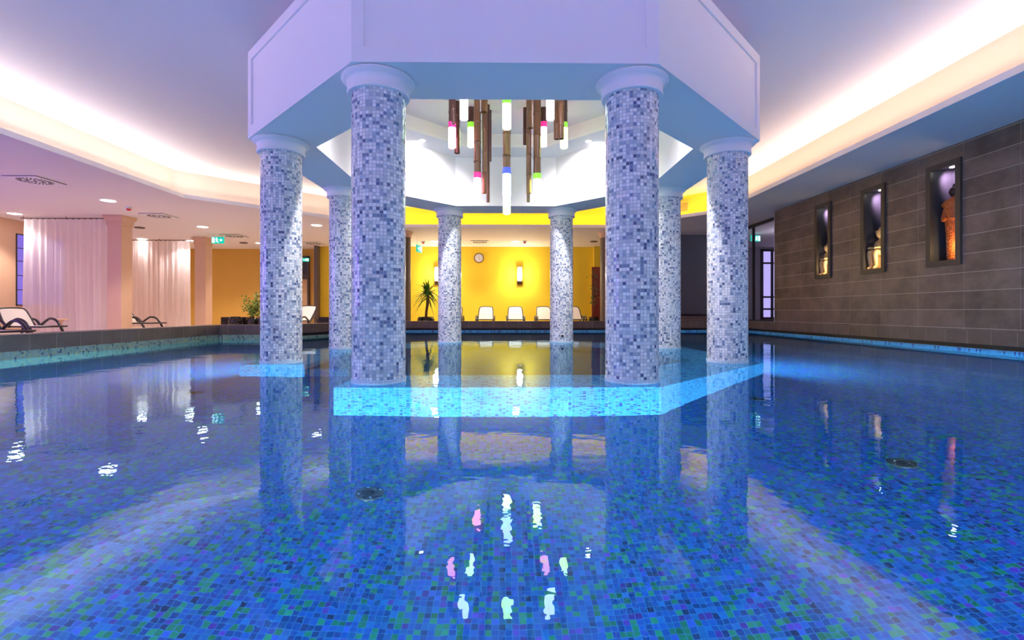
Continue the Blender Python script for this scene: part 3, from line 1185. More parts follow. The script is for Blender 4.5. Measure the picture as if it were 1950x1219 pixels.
# square pillars by the curtains
proto = None
for (px, py, lab) in ((214, 409, 'tan square pillar with stepped capital, between the two white curtains'),
                      (379, 451, 'tan square pillar with stepped capital, left of the ochre wall')):
    q = at_z(px, py, Z_SOFF)
    if proto is None:
        t = proto = thing('square_pillar', lab, 'pillar', (q.x, q.y + 0.25, 0), 0, 'tan square pillars on the left deck', 'thing')
        bm = BM()
        box(bm, -0.19, 0.19, -0.19, 0.19, 0, 2.94, bevel=0.006)
        build('shaft', bm, 'tan_paint', t)
        bm = BM()
        box(bm, -0.205, 0.205, -0.205, 0.205, 2.90, 2.96)
        box(bm, -0.215, 0.215, -0.215, 0.215, 2.96, 3.02)
        v0 = [bm.verts.new((sx * 0.215, sy * 0.215, 3.02)) for sx, sy in ((-1, -1), (1, -1), (1, 1), (-1, 1))]
        v1 = [bm.verts.new((sx * 0.26, sy * 0.26, 3.12)) for sx, sy in ((-1, -1), (1, -1), (1, 1), (-1, 1))]
        for i in range(4):
            bm.faces.new((v0[i], v0[(i + 1) % 4], v1[(i + 1) % 4], v1[i]))
        box(bm, -0.265, 0.265, -0.265, 0.265, 3.12, 3.172)
        build('capital', bm, 'tan_paint', t)
    else:
        t = copy_tree(proto)
        t.location = (q.x, q.y + 0.25, 0)
        t['label'] = lab

# ------------------------------------------------------------------ curtains
def curtain(px0, px1, py, Y, label, seed):
    rnd = random.Random(seed)
    a = at_y(px0, py, Y)
    b = at_y(px1, py, Y)
    t = thing('sheer_curtain', label, 'curtain', (a.x, Y, 0), 0, 'white sheer curtains on ceiling rails')
    W = b.x - a.x
    bm = BM()
    nx, nz = 260, 10
    rows = []
    ph = [rnd.random() * 6 for _ in range(4)]
    zt = Z_SOFF - 0.075
    for j in range(nz + 1):
        f = j / nz
        z = zt + (0.03 - zt) * f
        row = []
        for i in range(nx + 1):
            u = i / nx * W
            wv = 0.045 * math.sin(u * 34 + ph[0] + 1.2 * math.sin(u * 2.1 + ph[2])) + 0.03 * math.sin(u * 13 + ph[1]) + 0.02 * f * math.sin(u * 7 + ph[3] + f)
            uu = u + 0.012 * math.sin(u * 21 + ph[3]) * f
            row.append(bm.verts.new((uu, wv * (0.7 + 0.4 * f), z)))
        rows.append(row)
    for r0, r1 in zip(rows, rows[1:]):
        for i in range(nx):
            bm.faces.new((r0[i], r0[i + 1], r1[i + 1], r1[i]))
    build('cloth', bm, 'sheer_cloth', t, smooth='all')
    bm = BM()
    tube(bm, [(-0.08, 0, Z_SOFF - 0.05), (W + 0.05, 0, Z_SOFF - 0.05)], 0.014, 8)
    for k in range(int(W / 0.16)):
        x = 0.05 + k * 0.16
        box(bm, x - 0.012, x + 0.012, -0.018, 0.018, Z_SOFF - 0.078, Z_SOFF - 0.046)
    for x in (0.0, W * 0.5, W):
        tube(bm, [(x, 0, Z_SOFF - 0.05), (x, 0, Z_SOFF - 0.002)], 0.008, 6)
    build('curtain_rail', bm, 'brown_column', t)
    return t


curtain(45, 206, 417, 13.35, 'wide white sheer curtain left of the first square pillar', 3)
curtain(243, 362, 453, 17.4, 'narrower white sheer curtain between the two square pillars', 5)

# ------------------------------------------------------------------ loungers
def make_lounger(label, back_h, loc, rz, group, hz_=0.30, kx=1.0, bl=0.78):
    t = thing('sun_lounger', label, 'sun lounger', loc, rz, group)
    hw = 0.275
    hx = 0.0
    topx = -math.sqrt(max(0.05, bl ** 2 - (back_h - hz_) ** 2))
    bx_, bz_ = topx, back_h
    dirv = Vector((bx_ - hx, 0, bz_ - hz_))
    # backrest sling: rounded trapezoid with slight thickness
    prof = [(-hw, 0.0), (-hw * 0.97, 0.55), (-hw * 0.90, 0.86), (-hw * 0.78, 0.955), (-hw * 0.55, 0.985), (0, 1.0)]
    prof = prof + [(-a, b) for a, b in prof[-2::-1]]
    nrm = Vector((-dirv.z, 0, dirv.x)).normalized()
    if nrm.z < 0:
        nrm = -nrm
    bm = BM()
    for sgn in (0.006, -0.006):
        vs = []
        for y, f in prof:
            vs.append(bm.verts.new(Vector((hx, y * 0.95, hz_)) + dirv * (f * 0.985) + nrm * sgn))
        bm.faces.new(vs)
    bm.verts.ensure_lookup_table()
    n_ = len(prof)
    for i in range(n_):
        j = (i + 1) % n_
        bm.faces.new((bm.verts[i], bm.verts[j], bm.verts[n_ + j], bm.verts[n_ + i]))
    build('backrest', bm, 'lounger_cloth', t)
    bm = BM()
    path = [Vector((hx, y, hz_)) + dirv * f for y, f in prof]
    tube(bm, smooth_path(path, 3), 0.021, 8)
    build('backrest_frame', bm, 'lounger_frame', t, smooth='all')
    bm = BM()
    box(bm, 0.01, 1.22 * kx, -hw * 0.94, hw * 0.94, hz_ - 0.008, hz_ + 0.008, bevel=0.004)
    build('seat', bm, 'lounger_cloth', t)
    bm = BM()
    tube(bm, smooth_path([(0, -hw, hz_), (0.6 * kx, -hw, hz_), (1.15 * kx, -hw, hz_), (1.24 * kx, -hw * 0.8, hz_), (1.26 * kx, 0, hz_), (1.24 * kx, hw * 0.8, hz_), (1.15 * kx, hw, hz_), (0.6 * kx, hw, hz_), (0, hw, hz_)], 4), 0.018, 8)
    build('seat_frame', bm, 'lounger_frame', t, smooth='all')
    for s in (-1, 1):
        bm = BM()
        tube(bm, smooth_path([(x_ * kx, s * (hw + e_), z_) for x_, e_, z_ in ((-0.62, 0.03, 0.0), (-0.50, 0.04, 0.25), (-0.30, 0.05, 0.40), (-0.08, 0.05, 0.39), (0.12, 0.04, 0.27), (0.22, 0.03, 0.25))], 5), 0.027, 8)
        build('armrest', bm, 'lounger_frame', t, smooth='all')
        bm = BM()
        tube(bm, smooth_path([(x_ * kx, s * (hw + e_), z_) for x_, e_, z_ in ((0.15, 0.03, 0.25), (0.30, 0.035, 0.34), (0.52, 0.035, 0.42), (0.78, 0.03, 0.36), (1.0, 0.02, 0.15), (1.08, 0.02, 0.0))], 5), 0.027, 8)
        build('leg', bm, 'lounger_frame', t, smooth='all')
    return t


g = 'cream loungers along the yellow wall'
protoL = None
labs = ['cream lounger half hidden behind the pale back column with the clock beside it', 'cream lounger directly under the wall clock',
        'cream lounger under the lit wall sconce', 'cream lounger just left of the back right mosaic column', 'rightmost cream lounger before the yellow wall']
for px, lab in zip((868, 926, 981, 1034, 1089), labs):
    q = at_y(px, 590, 18.4)
    if protoL is None:
        t = protoL = make_lounger(lab, 0.76, (q.x, 17.7, 0), -PI / 2, g)
    else:
        t = copy_tree(protoL)
        t['label'] = lab
    t.location = (q.x, 17.75, 0)
q = at_y(589, 590, 15.6)
t = copy_tree(protoL)
t.location = (q.x, 15.0, 0)
t['label'] = 'cream lounger seen between the two leftmost mosaic columns'
t['group'] = 'single loungers on the left deck'
q = at_y(22, 590, 11.1)
protoM = make_lounger('cream lounger with black arms at the left edge, before the window', 0.66, (q.x + 0.30, 11.0, 0), R(-14), 'single loungers on the left deck', 0.25, 0.80, 0.50)
q = at_y(236, 592, 14.3)
t = copy_tree(protoM)
t['label'] = 'cream lounger with black arms before the narrower curtain'
t.location = (q.x + 0.30, 14.1, 0)
t.rotation_euler.z = R(-10)
q = at_y(-20, 600, 8.6)
t = copy_tree(protoM)
t['label'] = 'black-armed lounger cut off by the left edge of the picture'
t.location = (q.x - 0.05, 8.4, 0)
t.rotation_euler.z = R(-14)

# side table
q = at_y(116, 616, 12.3)
t = thing('side_table', 'small pinkish round side table before the wide curtain', 'table', (q.x, 12.3, 0))
bm = BM()
lathe(bm, [(0.0005, 0.36), (0.13, 0.36), (0.14, 0.37), (0.14, 0.39), (0.13, 0.40), (0.0005, 0.40)], 32, cap=False)
build('table_top', bm, 'tan_paint', t, smooth=True)
bm = BM()
lathe(bm, [(0.11, 0.0), (0.11, 0.02), (0.03, 0.04), (0.028, 0.30), (0.06, 0.36)], 24)
build('table_stem', bm, 'tan_paint', t, smooth=True)

# ------------------------------------------------------------------ plants
def pot(bm, r, h, cx=0, cy=0, z=0):
    lathe(bm, [(r * 0.55, z), (r * 0.85, z + h * 0.25), (r, z + h * 0.6), (r * 0.92, z + h * 0.9), (r * 0.8, z + h), (r * 0.72, z + h * 0.97), (r * 0.7, z + h * 0.85)], 32, cx, cy)


def yucca(loc, label):
    t = thing('potted_yucca', label, 'plant', loc)
    bm = BM()
    pot(bm, 0.30, 0.40)
    build('pot', bm, 'black_pot', t, smooth=True)
    bm = BM()
    tube(bm, smooth_path([(0, 0, 0.3), (0.02, 0, 0.6), (0.07, 0, 0.9), (0.05, 0.02, 1.15)], 5), [0.045] * 16, 10)
    build('trunk', bm, 'bark', t, smooth='all')
    bm = BM()
    rnd = random.Random(4)
    for k in range(120):
        a = rnd.random() * 2 * PI
        el = R(rnd.uniform(-20, 85))
        L = rnd.uniform(0.45, 0.72)
        base = Vector((0.05, 0.02, 1.02 + rnd.random() * 0.28))
        dd = Vector((math.cos(a) * math.cos(el), math.sin(a) * math.cos(el), math.sin(el)))
        side = Vector((-math.sin(a), math.cos(a), 0))
        pr = None
        for i in range(7):
            f = i / 6
            c = base + dd * L * f + Vector((0, 0, -0.42 * f * f * (1.0 - max(0, math.sin(el)) * 0.75)))
            w_ = 0.034 * (1 - f) ** 0.6 * (0.6 + 0.4 * math.sin(PI * min(1, f + 0.25)))
            a_, b_, c_ = bm.verts.new(c - side * w_), bm.verts.new(c + Vector((0, 0, -0.006))), bm.verts.new(c + side * w_)
            if pr:
                bm.faces.new((pr[0], pr[1], b_, a_))
                bm.faces.new((pr[1], pr[2], c_, b_))
            pr = (a_, b_, c_)
    build('leaves', bm, 'leaf_green', t)
    return t


def leafy(name, loc, label, h, spread, nst, nlf, seed, m='leaf_light', potr=0.22, z0=0.3, lf=0.05):
    rnd = random.Random(seed)
    t = thing(name, label, 'plant', loc)
    bm = BM()
    pot(bm, potr, z0 + 0.08)
    build('pot', bm, 'black_pot', t, smooth=True)
    bm = BM()
    bl = BM()
    for s in range(nst):
        a = rnd.random() * 2 * PI
        top = Vector((math.cos(a) * spread * rnd.uniform(0.3, 1), math.sin(a) * spread * rnd.uniform(0.3, 1), h * rnd.uniform(0.6, 1)))
        pts = smooth_path([(0, 0, z0), (top.x * 0.25, top.y * 0.25, z0 + (top.z - z0) * 0.45), tuple(top)], 6)
        tube(bm, pts, [0.014 * (1 - 0.6 * i / len(pts)) for i in range(len(pts))], 6)
        for k in range(nlf):
            c = pts[rnd.randrange(len(pts) // 3, len(pts))] + Vector((rnd.gauss(0, 0.07), rnd.gauss(0, 0.07), rnd.gauss(0, 0.06)))
            d_ = Vector((rnd.gauss(0, 1), rnd.gauss(0, 1), rnd.gauss(0, 0.6))).normalized()
            s_ = d_.cross(Vector((rnd.gauss(0, 1), rnd.gauss(0, 1), rnd.gauss(0, 1)))).normalized()
            q_ = [c, c + d_ * lf * 0.5 + s_ * lf * 0.3, c + d_ * lf, c + d_ * lf * 0.5 - s_ * lf * 0.3]
            bl.faces.new([bl.verts.new(p_) for p_ in q_])
    build('stems', bm, 'bark', t, smooth='all')
    build('foliage', bl, m, t, recalc=False)
    return t


q = at_y(811, 600, 16.6)
yucca((q.x, 16.6, 0), 'spiky green potted yucca before the yellow wall, left of the clock')
q = at_y(482, 600, 15.5)
leafy('potted_shrub', (q.x, 15.5, 0), 'light green leafy shrub in a black pot before the ochre wall', 1.28, 0.34, 9, 55, 2, lf=0.09)
for dx, r, lab in ((-0.45, 0.2, 'glossy round black bowl left of the leafy shrub'), (0.42, 0.17, 'small glossy black bowl right of the leafy shrub')):
    bm = BM()
    lathe(bm, [(r * 0.5, 0.0), (r * 0.9, 0.12), (r, 0.24), (r * 0.9, 0.36), (r * 0.7, 0.42), (r * 0.62, 0.40)], 32)
    o = build('round_bowl', bm, 'black_pot', smooth=True, loc=(q.x + dx, 15.3, 0))
    tag(o, lab, 'bowl', 'glossy black bowls by the shrub')
bm = BM()
box(bm, -0.42, 0.42, -0.2, 0.2, 0, 0.40, bevel=0.01)
o = build('planter_box', bm, 'black_pot', loc=(at_y(452, 600, 15.9).x, 15.9, 0))
tag(o, 'low rectangular black planter at the foot of the ochre wall', 'planter')
bm = BM()
box(bm, -0.3, 0.3, -0.2, 0.2, 0, 0.38, bevel=0.01)
o = build('planter_box', bm, 'black_pot', loc=(at_y(626, 600, 17.5).x, 17.5, 0))
tag(o, 'low black planter between the left mosaic columns, before the yellow wall', 'planter')
q = at_y(1133, 600, 18.2)
leafy('potted_ivy', (q.x - 0.05, 18.2, 0), 'thin climbing plant in a pot beside the right round pillar', 2.15, 0.12, 5, 26, 8, m='leaf_green', potr=0.2, lf=0.07)
bm = BM()
box(bm, -0.07, 0.4, -0.03, 0.03, 0.0, 2.30, bevel=0.008)
o = build('lacquer_panel', bm, 'red_lacquer', loc=(q.x + 0.02, 18.6, 0))
tag(o, 'tall narrow red-brown panel behind the climbing plant', 'panel')

# ------------------------------------------------------------------ clock, sconces, signs
q = at_y(912, 491.5, Y_FAR)
t = thing('wall_clock', 'round wall clock with dark red rim on the yellow wall', 'clock', (q.x, Y_FAR - 0.001, q.z))
t.rotation_euler = (R(90), 0, 0)
bm = BM()
lathe(bm, [(0.17, 0.0), (0.195, 0.0), (0.198, 0.02), (0.19, 0.045), (0.175, 0.045), (0.17, 0.03)], 48, cap=False)
build('rim', bm, 'clock_rim', t, smooth=True)
bm = BM()
lathe(bm, [(0.174, 0.0), (0.174, 0.026)], 48)
dial = build('dial', bm, 'clock_face', t)
for k in range(12):
    bm = BM()
    m4 = Matrix.Rotation(-k * PI / 6, 4, 'Z') @ Matrix.Translation((0, 0.14, 0.028))
    bmesh.ops.create_cube(bm, size=1, matrix=m4 @ Matrix.Diagonal((0.012, 0.026, 0.003, 1)))
    build('hour_mark', bm, 'dark_metal', dial)
for nm, ang, L, w_ in (('minute_hand', 2, 0.13, 0.009), ('hour_hand', -150, 0.085, 0.012)):
    bm = BM()
    m4 = Matrix.Rotation(R(ang), 4, 'Z') @ Matrix.Translation((0, L * 0.42, 0.032))
    bmesh.ops.create_cube(bm, size=1, matrix=m4 @ Matrix.Diagonal((w_, L, 0.003, 1)))
    build(nm, bm, 'dark_metal', t)

proto = None
for px, lab in ((989.5, 'lit wall sconce in the middle of the yellow wall'), (833, 'lit wall sconce half hidden behind the back left mosaic column')):
    q = at_y(px, 522.5, Y_FAR)
    if proto is None:
        t = proto = thing('wall_sconce', lab, 'wall lamp', (q.x, Y_FAR, q.z), 0, 'sconces on the yellow wall')
        bm = BM()
        box(bm, -0.09, 0.09, -0.03, -0.001, -0.42, -0.30, bevel=0.004)
        box(bm, -0.05, 0.05, -0.02, -0.001, -0.35, 0.30)
        build('wall_plate', bm, 'sconce_metal', t)
        bm = BM()
        lathe(bm, [(0.075, -0.27), (0.08, -0.25), (0.08, 0.25), (0.075, 0.27)], 24, cy=-0.11)
        build('glass_tube', bm, 'sconce_glass', t, smooth=True)
        bm = BM()
        for s in (-1, 1):
            box(bm, s * 0.1 - 0.009, s * 0.1 + 0.009, -0.20, -0.02, -0.30, 0.29)
        box(bm, -0.11, 0.11, -0.20, -0.01, 0.27, 0.295)
        box(bm, -0.11, 0.11, -0.20, -0.01, -0.30, -0.275)
        build('cage', bm, 'sconce_metal', t)
    else:
        t = copy_tree(proto)
        t.location = (q.x, Y_FAR, q.z)
        t['label'] = lab
    ld = bpy.data.lights.new('sconce_glow', 'POINT')
    ld.energy = 62
    ld.color = (1, 0.85, 0.6)
    ld.shadow_soft_size = 0.12
    lo = bpy.data.objects.new('sconce_glow', ld)
    COL.objects.link(lo)
    lo.location = (q.x, Y_FAR - 0.38, q.z)


def exit_sign(loc, rz, label, w_=0.36, h_=0.19, mirror=1, hang=None, two_sided=False):
    t = thing('exit_sign', label, 'sign', loc, rz, 'green emergency exit signs')
    bm = BM()
    box(bm, -w_ / 2, w_ / 2, -0.025, 0.025, -h_ / 2, h_ / 2, bevel=0.004)
    build('sign_panel', bm, 'sign_green', t)
    k = h_ / 0.19
    doorway = [(0.12, 0.0, 0.07, 0.145, 0)]
    runner = [(0.03, 0.055, 0.026, 0.026, 45), (0.024, 0.030, 0.020, 0.040, 18), (0.02, 0.018, 0.028, 0.058, 18), (0.042, 0.020, 0.050, 0.012, 25),
              (0.0, 0.026, 0.046, 0.012, -35), (0.032, -0.026, 0.016, 0.066, -30), (0.004, -0.026, 0.016, 0.062, 25), (-0.018, -0.053, 0.040, 0.012, 0)]
    arrow = [(-0.105, 0.0, 0.07, 0.02, 0), (-0.085, 0.014, 0.045, 0.018, 40), (-0.085, -0.014, 0.045, 0.018, -40)]
    for nm, blocks in (('doorway_mark', doorway), ('running_figure', runner), ('arrow_mark', arrow)):
        for s in ((-1,) if not two_sided else (-1, 1)):
            bm = BM()
            for x, z, w2, h2, r_ in blocks:
                m4 = Matrix.Translation((x * k * mirror, s * 0.0275, z * k)) @ Matrix.Rotation(R(r_) * mirror, 4, 'Y')
                bmesh.ops.create_cube(bm, size=1, matrix=m4 @ Matrix.Diagonal((w2 * k, 0.003, h2 * k, 1)))
            build(nm, bm, 'sign_white', t)
    if hang:
        for x in (-w_ * 0.35, w_ * 0.35):
            bm = BM()
            tube(bm, [(x, 0, h_ / 2 - 0.005), (x, 0, hang)], 0.006, 6)
            build('hanger', bm, 'chrome', t)
    return t


q = at_y(415, 457.5, 16.2)
exit_sign(q, 0, 'green running-man exit sign hanging beside the second square pillar', 0.40, 0.22, -1, Z_SOFF - q.z - 0.003)
q = at_y(798, 474, 16.6)
exit_sign(q, R(78), 'exit sign seen edge-on near the left round pillar', 0.40, 0.24, 1, Z_SOFF - q.z - 0.003, True)
q = at_y(1438.5, 454, 16.0)
exit_sign(q, R(15), 'green exit sign seen through the glass partition', 0.36, 0.2, 1, Z_SOFF - q.z - 0.003)
q = at_y(583, 495, 20.1)
exit_sign((q.x, 20.07, q.z), 0, 'small green exit sign over the door at the far left', 0.26, 0.14, 1)

# ------------------------------------------------------------------ ceiling fittings
dl_list = [
    (206, 382, 'bright round downlight nearest on the left low ceiling'),
    (386, 432, 'round downlight above and left of the hanging exit sign'),
    (603, 429, 'round downlight between the two leftmost mosaic columns'),
    (495, 463, 'round downlight close to the ochre wall'),
    (28, 407, 'round downlight at the left edge before the wide curtain'),
    (828, 460, 'round downlight just left of the back left mosaic column'),
    (982, 460, 'round downlight above the wall sconce'),
    (271, 455, 'small downlight before the narrower curtain'),
    (361, 472, 'small downlight beside the second square pillar'),
    (None, (-4.5, -5.0), 'added unseen fill downlight behind the camera on the left'),  # rear fill lights added to brighten columns and tiled wall from the front
    (None, (0.0, -5.0), 'added unseen fill downlight behind the camera in the middle'),
    (None, (4.5, -5.0), 'added unseen fill downlight behind the camera on the right'),
]
proto = None
for i, (px, py, lab) in enumerate(dl_list):
    if px is None:
        q = Vector((*py, Z_SOFF))
        py = 0
    else:
        q = at_z(px, py, Z_SOFF)
    if py > 464:
        q = at_y(px, py, 17.8)
        q.z = Z_SOFF
    if proto is None:
        t = proto = thing('downlight', lab, 'ceiling light', (q.x, q.y, Z_SOFF), 0, 'round downlights in the low ceiling')
        bm = BM()
        lathe(bm, [(0.142, -0.006), (0.165, -0.012), (0.172, -0.001)], 36, cap=False)
        build('bezel', bm, 'lamp_trim', t, smooth=True)
        bm = BM()
        lathe(bm, [(0.0005, -0.004), (0.146, -0.004), (0.146, -0.001)], 36, cap=False)
        build('lens', bm, 'lamp_white', t)
    else:
        t = copy_tree(proto)
        t.location = (q.x, q.y, Z_SOFF)
        t['label'] = lab
    ld = bpy.data.lights.new('downlight_beam', 'SPOT')
    ld.energy = 235 if i in (2, 3, 5, 6) else 250
    ld.color = (1, 0.88, 0.80)
    ld.spot_size = R(112)
    ld.spot_blend = 0.5
    ld.shadow_soft_size = 0.14
    lo = bpy.data.objects.new('downlight_beam', ld)
    COL.objects.link(lo)
    lo.location = (q.x, q.y, Z_SOFF - 0.03)

vents = [(67, 343, 'large square ceiling vent with swirl slots at the left edge'), (303, 410.5, 'square swirl vent above and right of the first square pillar'),
         (446, 449, 'ceiling vent right of the hanging exit sign'), (597, 463, 'ceiling vent between the two leftmost mosaic columns, near the wall'),
         (914, 460.5, 'ceiling vent above the wall clock'), (1068, 460.5, 'ceiling vent behind the back right mosaic column')]
proto = None
for px, py, lab in vents:
    q = at_z(px, py, Z_SOFF)
    if proto is None:
        t = proto = thing('ceiling_vent', lab, 'vent', (q.x, q.y, Z_SOFF), 0, 'square swirl vents in the low ceiling')
        bm = BM()
        box(bm, -0.33, 0.33, -0.33, 0.33, -0.022, -0.012, bevel=0.003)
        build('plate', bm, 'vent_plate', t)
        bm = BM()
        box(bm, -0.322, 0.322, -0.322, 0.322, -0.0115, -0.001)
        build('gap_shade', bm, 'vent_slot', t)  # dark colour stands in for the shadow gap above the plate
        bm = BM()
        for ring_, n_, L in ((0.235, 24, 0.085), (0.13, 14, 0.07)):
            for k in range(n_):
                a = 2 * PI * k / n_
                m4 = Matrix.Rotation(a, 4, 'Z') @ Matrix.Translation((ring_, 0, -0.0235)) @ Matrix.Rotation(R(25), 4, 'Z')
                bmesh.ops.create_cube(bm, size=1, matrix=m4 @ Matrix.Diagonal((L, 0.02, 0.004, 1)))
        build('swirl_slots', bm, 'vent_slot', t)
        bm = BM()
        lathe(bm, [(0.028, -0.028), (0.028, -0.0205)], 16)
        build('centre_screw', bm, 'vent_slot', t)
    else:
        t = copy_tree(proto)
        t.location = (q.x, q.y, Z_SOFF)
        t['label'] = lab

for px, py, lab in ((245, 397, 'red and white smoke detector near the first square pillar'), (806, 462.5, 'red and white smoke detector right of the left round pillar'), (999, 462, 'red and white smoke detector beside the downlight above the sconce')):
    q = at_z(px, py - 3, Z_SOFF)
    t = thing('smoke_detector', lab, 'detector', (q.x, q.y, Z_SOFF), 0, 'red and white smoke detectors')
    bm = BM()
    lathe(bm, [(0.02, -0.05), (0.062, -0.045), (0.07, -0.02), (0.07, -0.001)], 24)
    build('base', bm, 'sensor_white', t, smooth=True)
    bm = BM()
    lathe(bm, [(0.02, -0.095), (0.045, -0.085), (0.05, -0.05)], 24)
    build('cap', bm, 'sensor_red', t, smooth=True)
for px, py, lab in ((464, 462, 'small flat dark ceiling box beside the vent by the exit sign'), (266, 433, 'tiny dark ceiling speaker above the narrower curtain'), (1131, 459.5, 'small dark ceiling box left of the right round pillar')):
    q = at_z(px, py, Z_SOFF)
    bm = BM()
    lathe(bm, [(0.12, -0.03), (0.14, -0.02), (0.14, -0.001)], 20)
    o = build('ceiling_speaker', bm, 'brown_column', smooth=True, loc=(q.x, q.y, Z_SOFF))
    tag(o, lab, 'speaker')

# louvre grille on the diagonal cove face
P0, P1 = Vector(rec_out[2]), Vector(rec_out[3])
dv_ = (P1 - P0).normalized()
nn = Vector((-dv_.y, dv_.x))
mid = P0 + dv_ * 1.33
t = thing('louvre_grille', 'yellow-lit rectangular louvre grille on the cove beside the right rear mosaic column', 'grille', (mid.x + nn.x * 0.012, mid.y + nn.y * 0.012, 3.52))
t.rotation_euler = (0, 0, math.atan2(dv_.y, dv_.x))
bm = BM()
for (a, b, c, d_) in ((-0.28, 0.28, -0.15, -0.12), (-0.28, 0.28, 0.12, 0.15), (-0.28, -0.25, -0.12, 0.12), (0.25, 0.28, -0.12, 0.12)):
    box(bm, a, b, -0.012, 0.03, c, d_)
build('grille_frame', bm, 'grille_yellow', t)
bm = BM()
for k in range(9):
    z = -0.105 + k * 0.026
    box(bm, -0.25, 0.25, 0.0, 0.02, z - 0.006, z + 0.006)
build('louvres', bm, 'grille_yellow', t)
bm = BM()
box(bm, -0.25, 0.25, -0.011, -0.005, -0.12, 0.12)
build('backing', bm, 'brown_column', t)

# ------------------------------------------------------------------ bamboo pendants
Z_LID = Z_DRUM0 + zi + 0.23


def pendant(px, py_bottom, Y, kind, label, r=0.045, golden=False):
    q = at_y(px, py_bottom, Y)
    zb = q.z
    r = r * 1.12
    name = 'bamboo_pendant_lamp' if kind else 'bamboo_pole'
    t = thing(name, label, 'pendant lamp' if kind else 'bamboo pole', (q.x, Y, zb), random.random() * 6,
              'bamboo pendants with glowing tubes' if kind else 'bare bamboo poles among the pendants')
    top = Z_LID - zb - 0.0005
    z0 = 0.0
    if kind:
        rl = r * 1.02
        bm = BM()
        lathe(bm, [(rl * 0.8, 0.0), (rl, 0.008), (rl, 0.29), (rl * 0.95, 0.30)], 28)
        build('light_tube', bm, 'pendant_' + kind, t, smooth=True)
        bm = BM()
        lathe(bm, [(rl * 1.04, 0.285), (rl * 1.04, 0.365)], 28)
        build('collar', bm, 'collar_' + kind, t, smooth=True)
        z0 = 0.345
    prof = []
    z = z0
    seg = random.uniform(0.15, 0.3)
    prof.append((r * 0.80 if not kind else r, z))
    if not kind:
        prof[0] = (r * 0.7, z + 0.03)
        prof.append((r * 0.78, z + 0.0))
        prof.append((r * 0.98, z + 0.0))
    z += seg
    while z < top - 0.05:
        prof += [(r * 0.97, z - 0.03), (r * 1.0, z - 0.010), (r * 1.09, z - 0.003), (r * 0.95, z + 0.002), (r * 1.06, z + 0.008), (r * 0.98, z + 0.025)]
        z += random.uniform(0.27, 0.36)
    prof.append((r * 0.98, top))
    bm = BM()
    lathe(bm, prof, 20)
    build('culm', bm, 'bamboo_golden' if golden else 'bamboo_dark', t, smooth=True)
    return t


pendant(965, 408, 6.86, 'green', 'lowest hanging bamboo lamp with pale green tube, on the centre line')
pendant(965, 375, 6.12, 'blue', 'bamboo lamp with white tube and blue collar, low on the centre line', golden=True)
pendant(965, 246, 5.55, 'green', 'nearest bamboo lamp with short-hung green tube, high on the centre line', r=0.042)
pendant(909, 378, 6.86, 'pink', 'low bamboo lamp with pink collar, left of the centre line', golden=True)
pendant(1023, 380, 6.86, 'green', 'low bamboo lamp with green collar, right of the centre line', r=0.048, golden=True)
pendant(861, 282, 6.86, 'pink', 'leftmost bamboo lamp with pink tube')
pendant(897, 280, 7.3, 'green', 'bamboo lamp with green tube, between the left white and low pink lamps')
pendant(1035, 279, 7.3, 'pink', 'bamboo lamp with pink tube, on the right side of the cluster')
pendant(1074, 282, 7.0, 'green', 'rightmost bamboo lamp with green tube')
pendant(883.5, 228, 6.2, 'white', 'short-hung bamboo lamp with bluish white tube on the left')
pendant(1048, 228, 6.2, 'white', 'short-hung bamboo lamp with bluish white tube on the right')
bare = [(863.5, 236, 6.5, 0.025, 'short thin bare pole before the leftmost pink lamp'), (870.5, 292, 7.1, 0.038, 'dark bare pole just right of the leftmost pink lamp'),
        (921.5, 214, 5.9, 0.042, 'short bare pole ending highest, left of centre'), (923, 368, 6.9, 0.034, 'long bare pole right of the low pink lamp'),
        (929.5, 385, 7.2, 0.023, 'longest thin bare pole left of centre'), (932, 307, 7.4, 0.030, 'thin dark bare pole ending mid height, left of centre'),
        (1000, 275, 7.3, 0.030, 'thin dark bare pole ending mid height, right of centre'), (1010, 244, 6.2, 0.034, 'short thick golden bare pole right of centre'),
        (1007, 368, 6.9, 0.034, 'long thick bare pole left of the low green lamp'), (1006, 385, 7.2, 0.022, 'longest thin bare pole right of centre'),
        (1060, 265, 6.8, 0.036, 'dark bare pole right of the right white lamp'), (1069, 265, 6.5, 0.034, 'slim violet-grey bare pole before the rightmost lamp')]
for px, py, Y, r, lab in bare:
    pendant(px, py, Y, None, lab, r=r, golden=(Y < 6.95 and r > 0.033))

# ------------------------------------------------------------------ pool floor fittings
def refract_floor(px, py):
    d = ray(px, py)
    w0 = at_z(px, py, 0)
    h = Vector((d.x, d.y)).normalized()
    si = math.sqrt(1 - (d.normalized().z) ** 2) / 1.333
    tn = si / math.sqrt(1 - si * si)
    e = Vector((w0.x, w0.y)) + h * tn * (0 - DEPTH)
    return e


proto = None
for px, py, lab in ((703, 941, 'dark round floor jet near the camera, left of the lamp reflections'), (1717, 882, 'dark round floor jet near the right side of the pool'),
                    (1443, 760, 'dark round floor jet right of the platform'), (372, 748, 'dark round floor jet in the left part of the pool')):
    e = refract_floor(px, py)
    if proto is None:
        t = proto = thing('floor_jet', lab, 'pool jet', (e.x, e.y, DEPTH), 0, 'round jets in the pool floor')
        bm = BM()
        lathe(bm, [(0.075, 0.0), (0.07, 0.012), (0.04, 0.018), (0.03, 0.008), (0.0005, 0.006)], 28, cap=False)
        build('flange', bm, 'gap_dark', t, smooth=True)
        bm = BM()
        for k in range(4):
            a = k * PI / 2 + 0.4
            lathe(bm, [(0.008, 0.012), (0.007, 0.02)], 10, cx=0.055 * math.cos(a), cy=0.055 * math.sin(a))
        build('screws', bm, 'chrome', t, smooth=True)
    else:
        t = copy_tree(proto)
        t.location = (e.x, e.y, DEPTH)
        t['label'] = lab

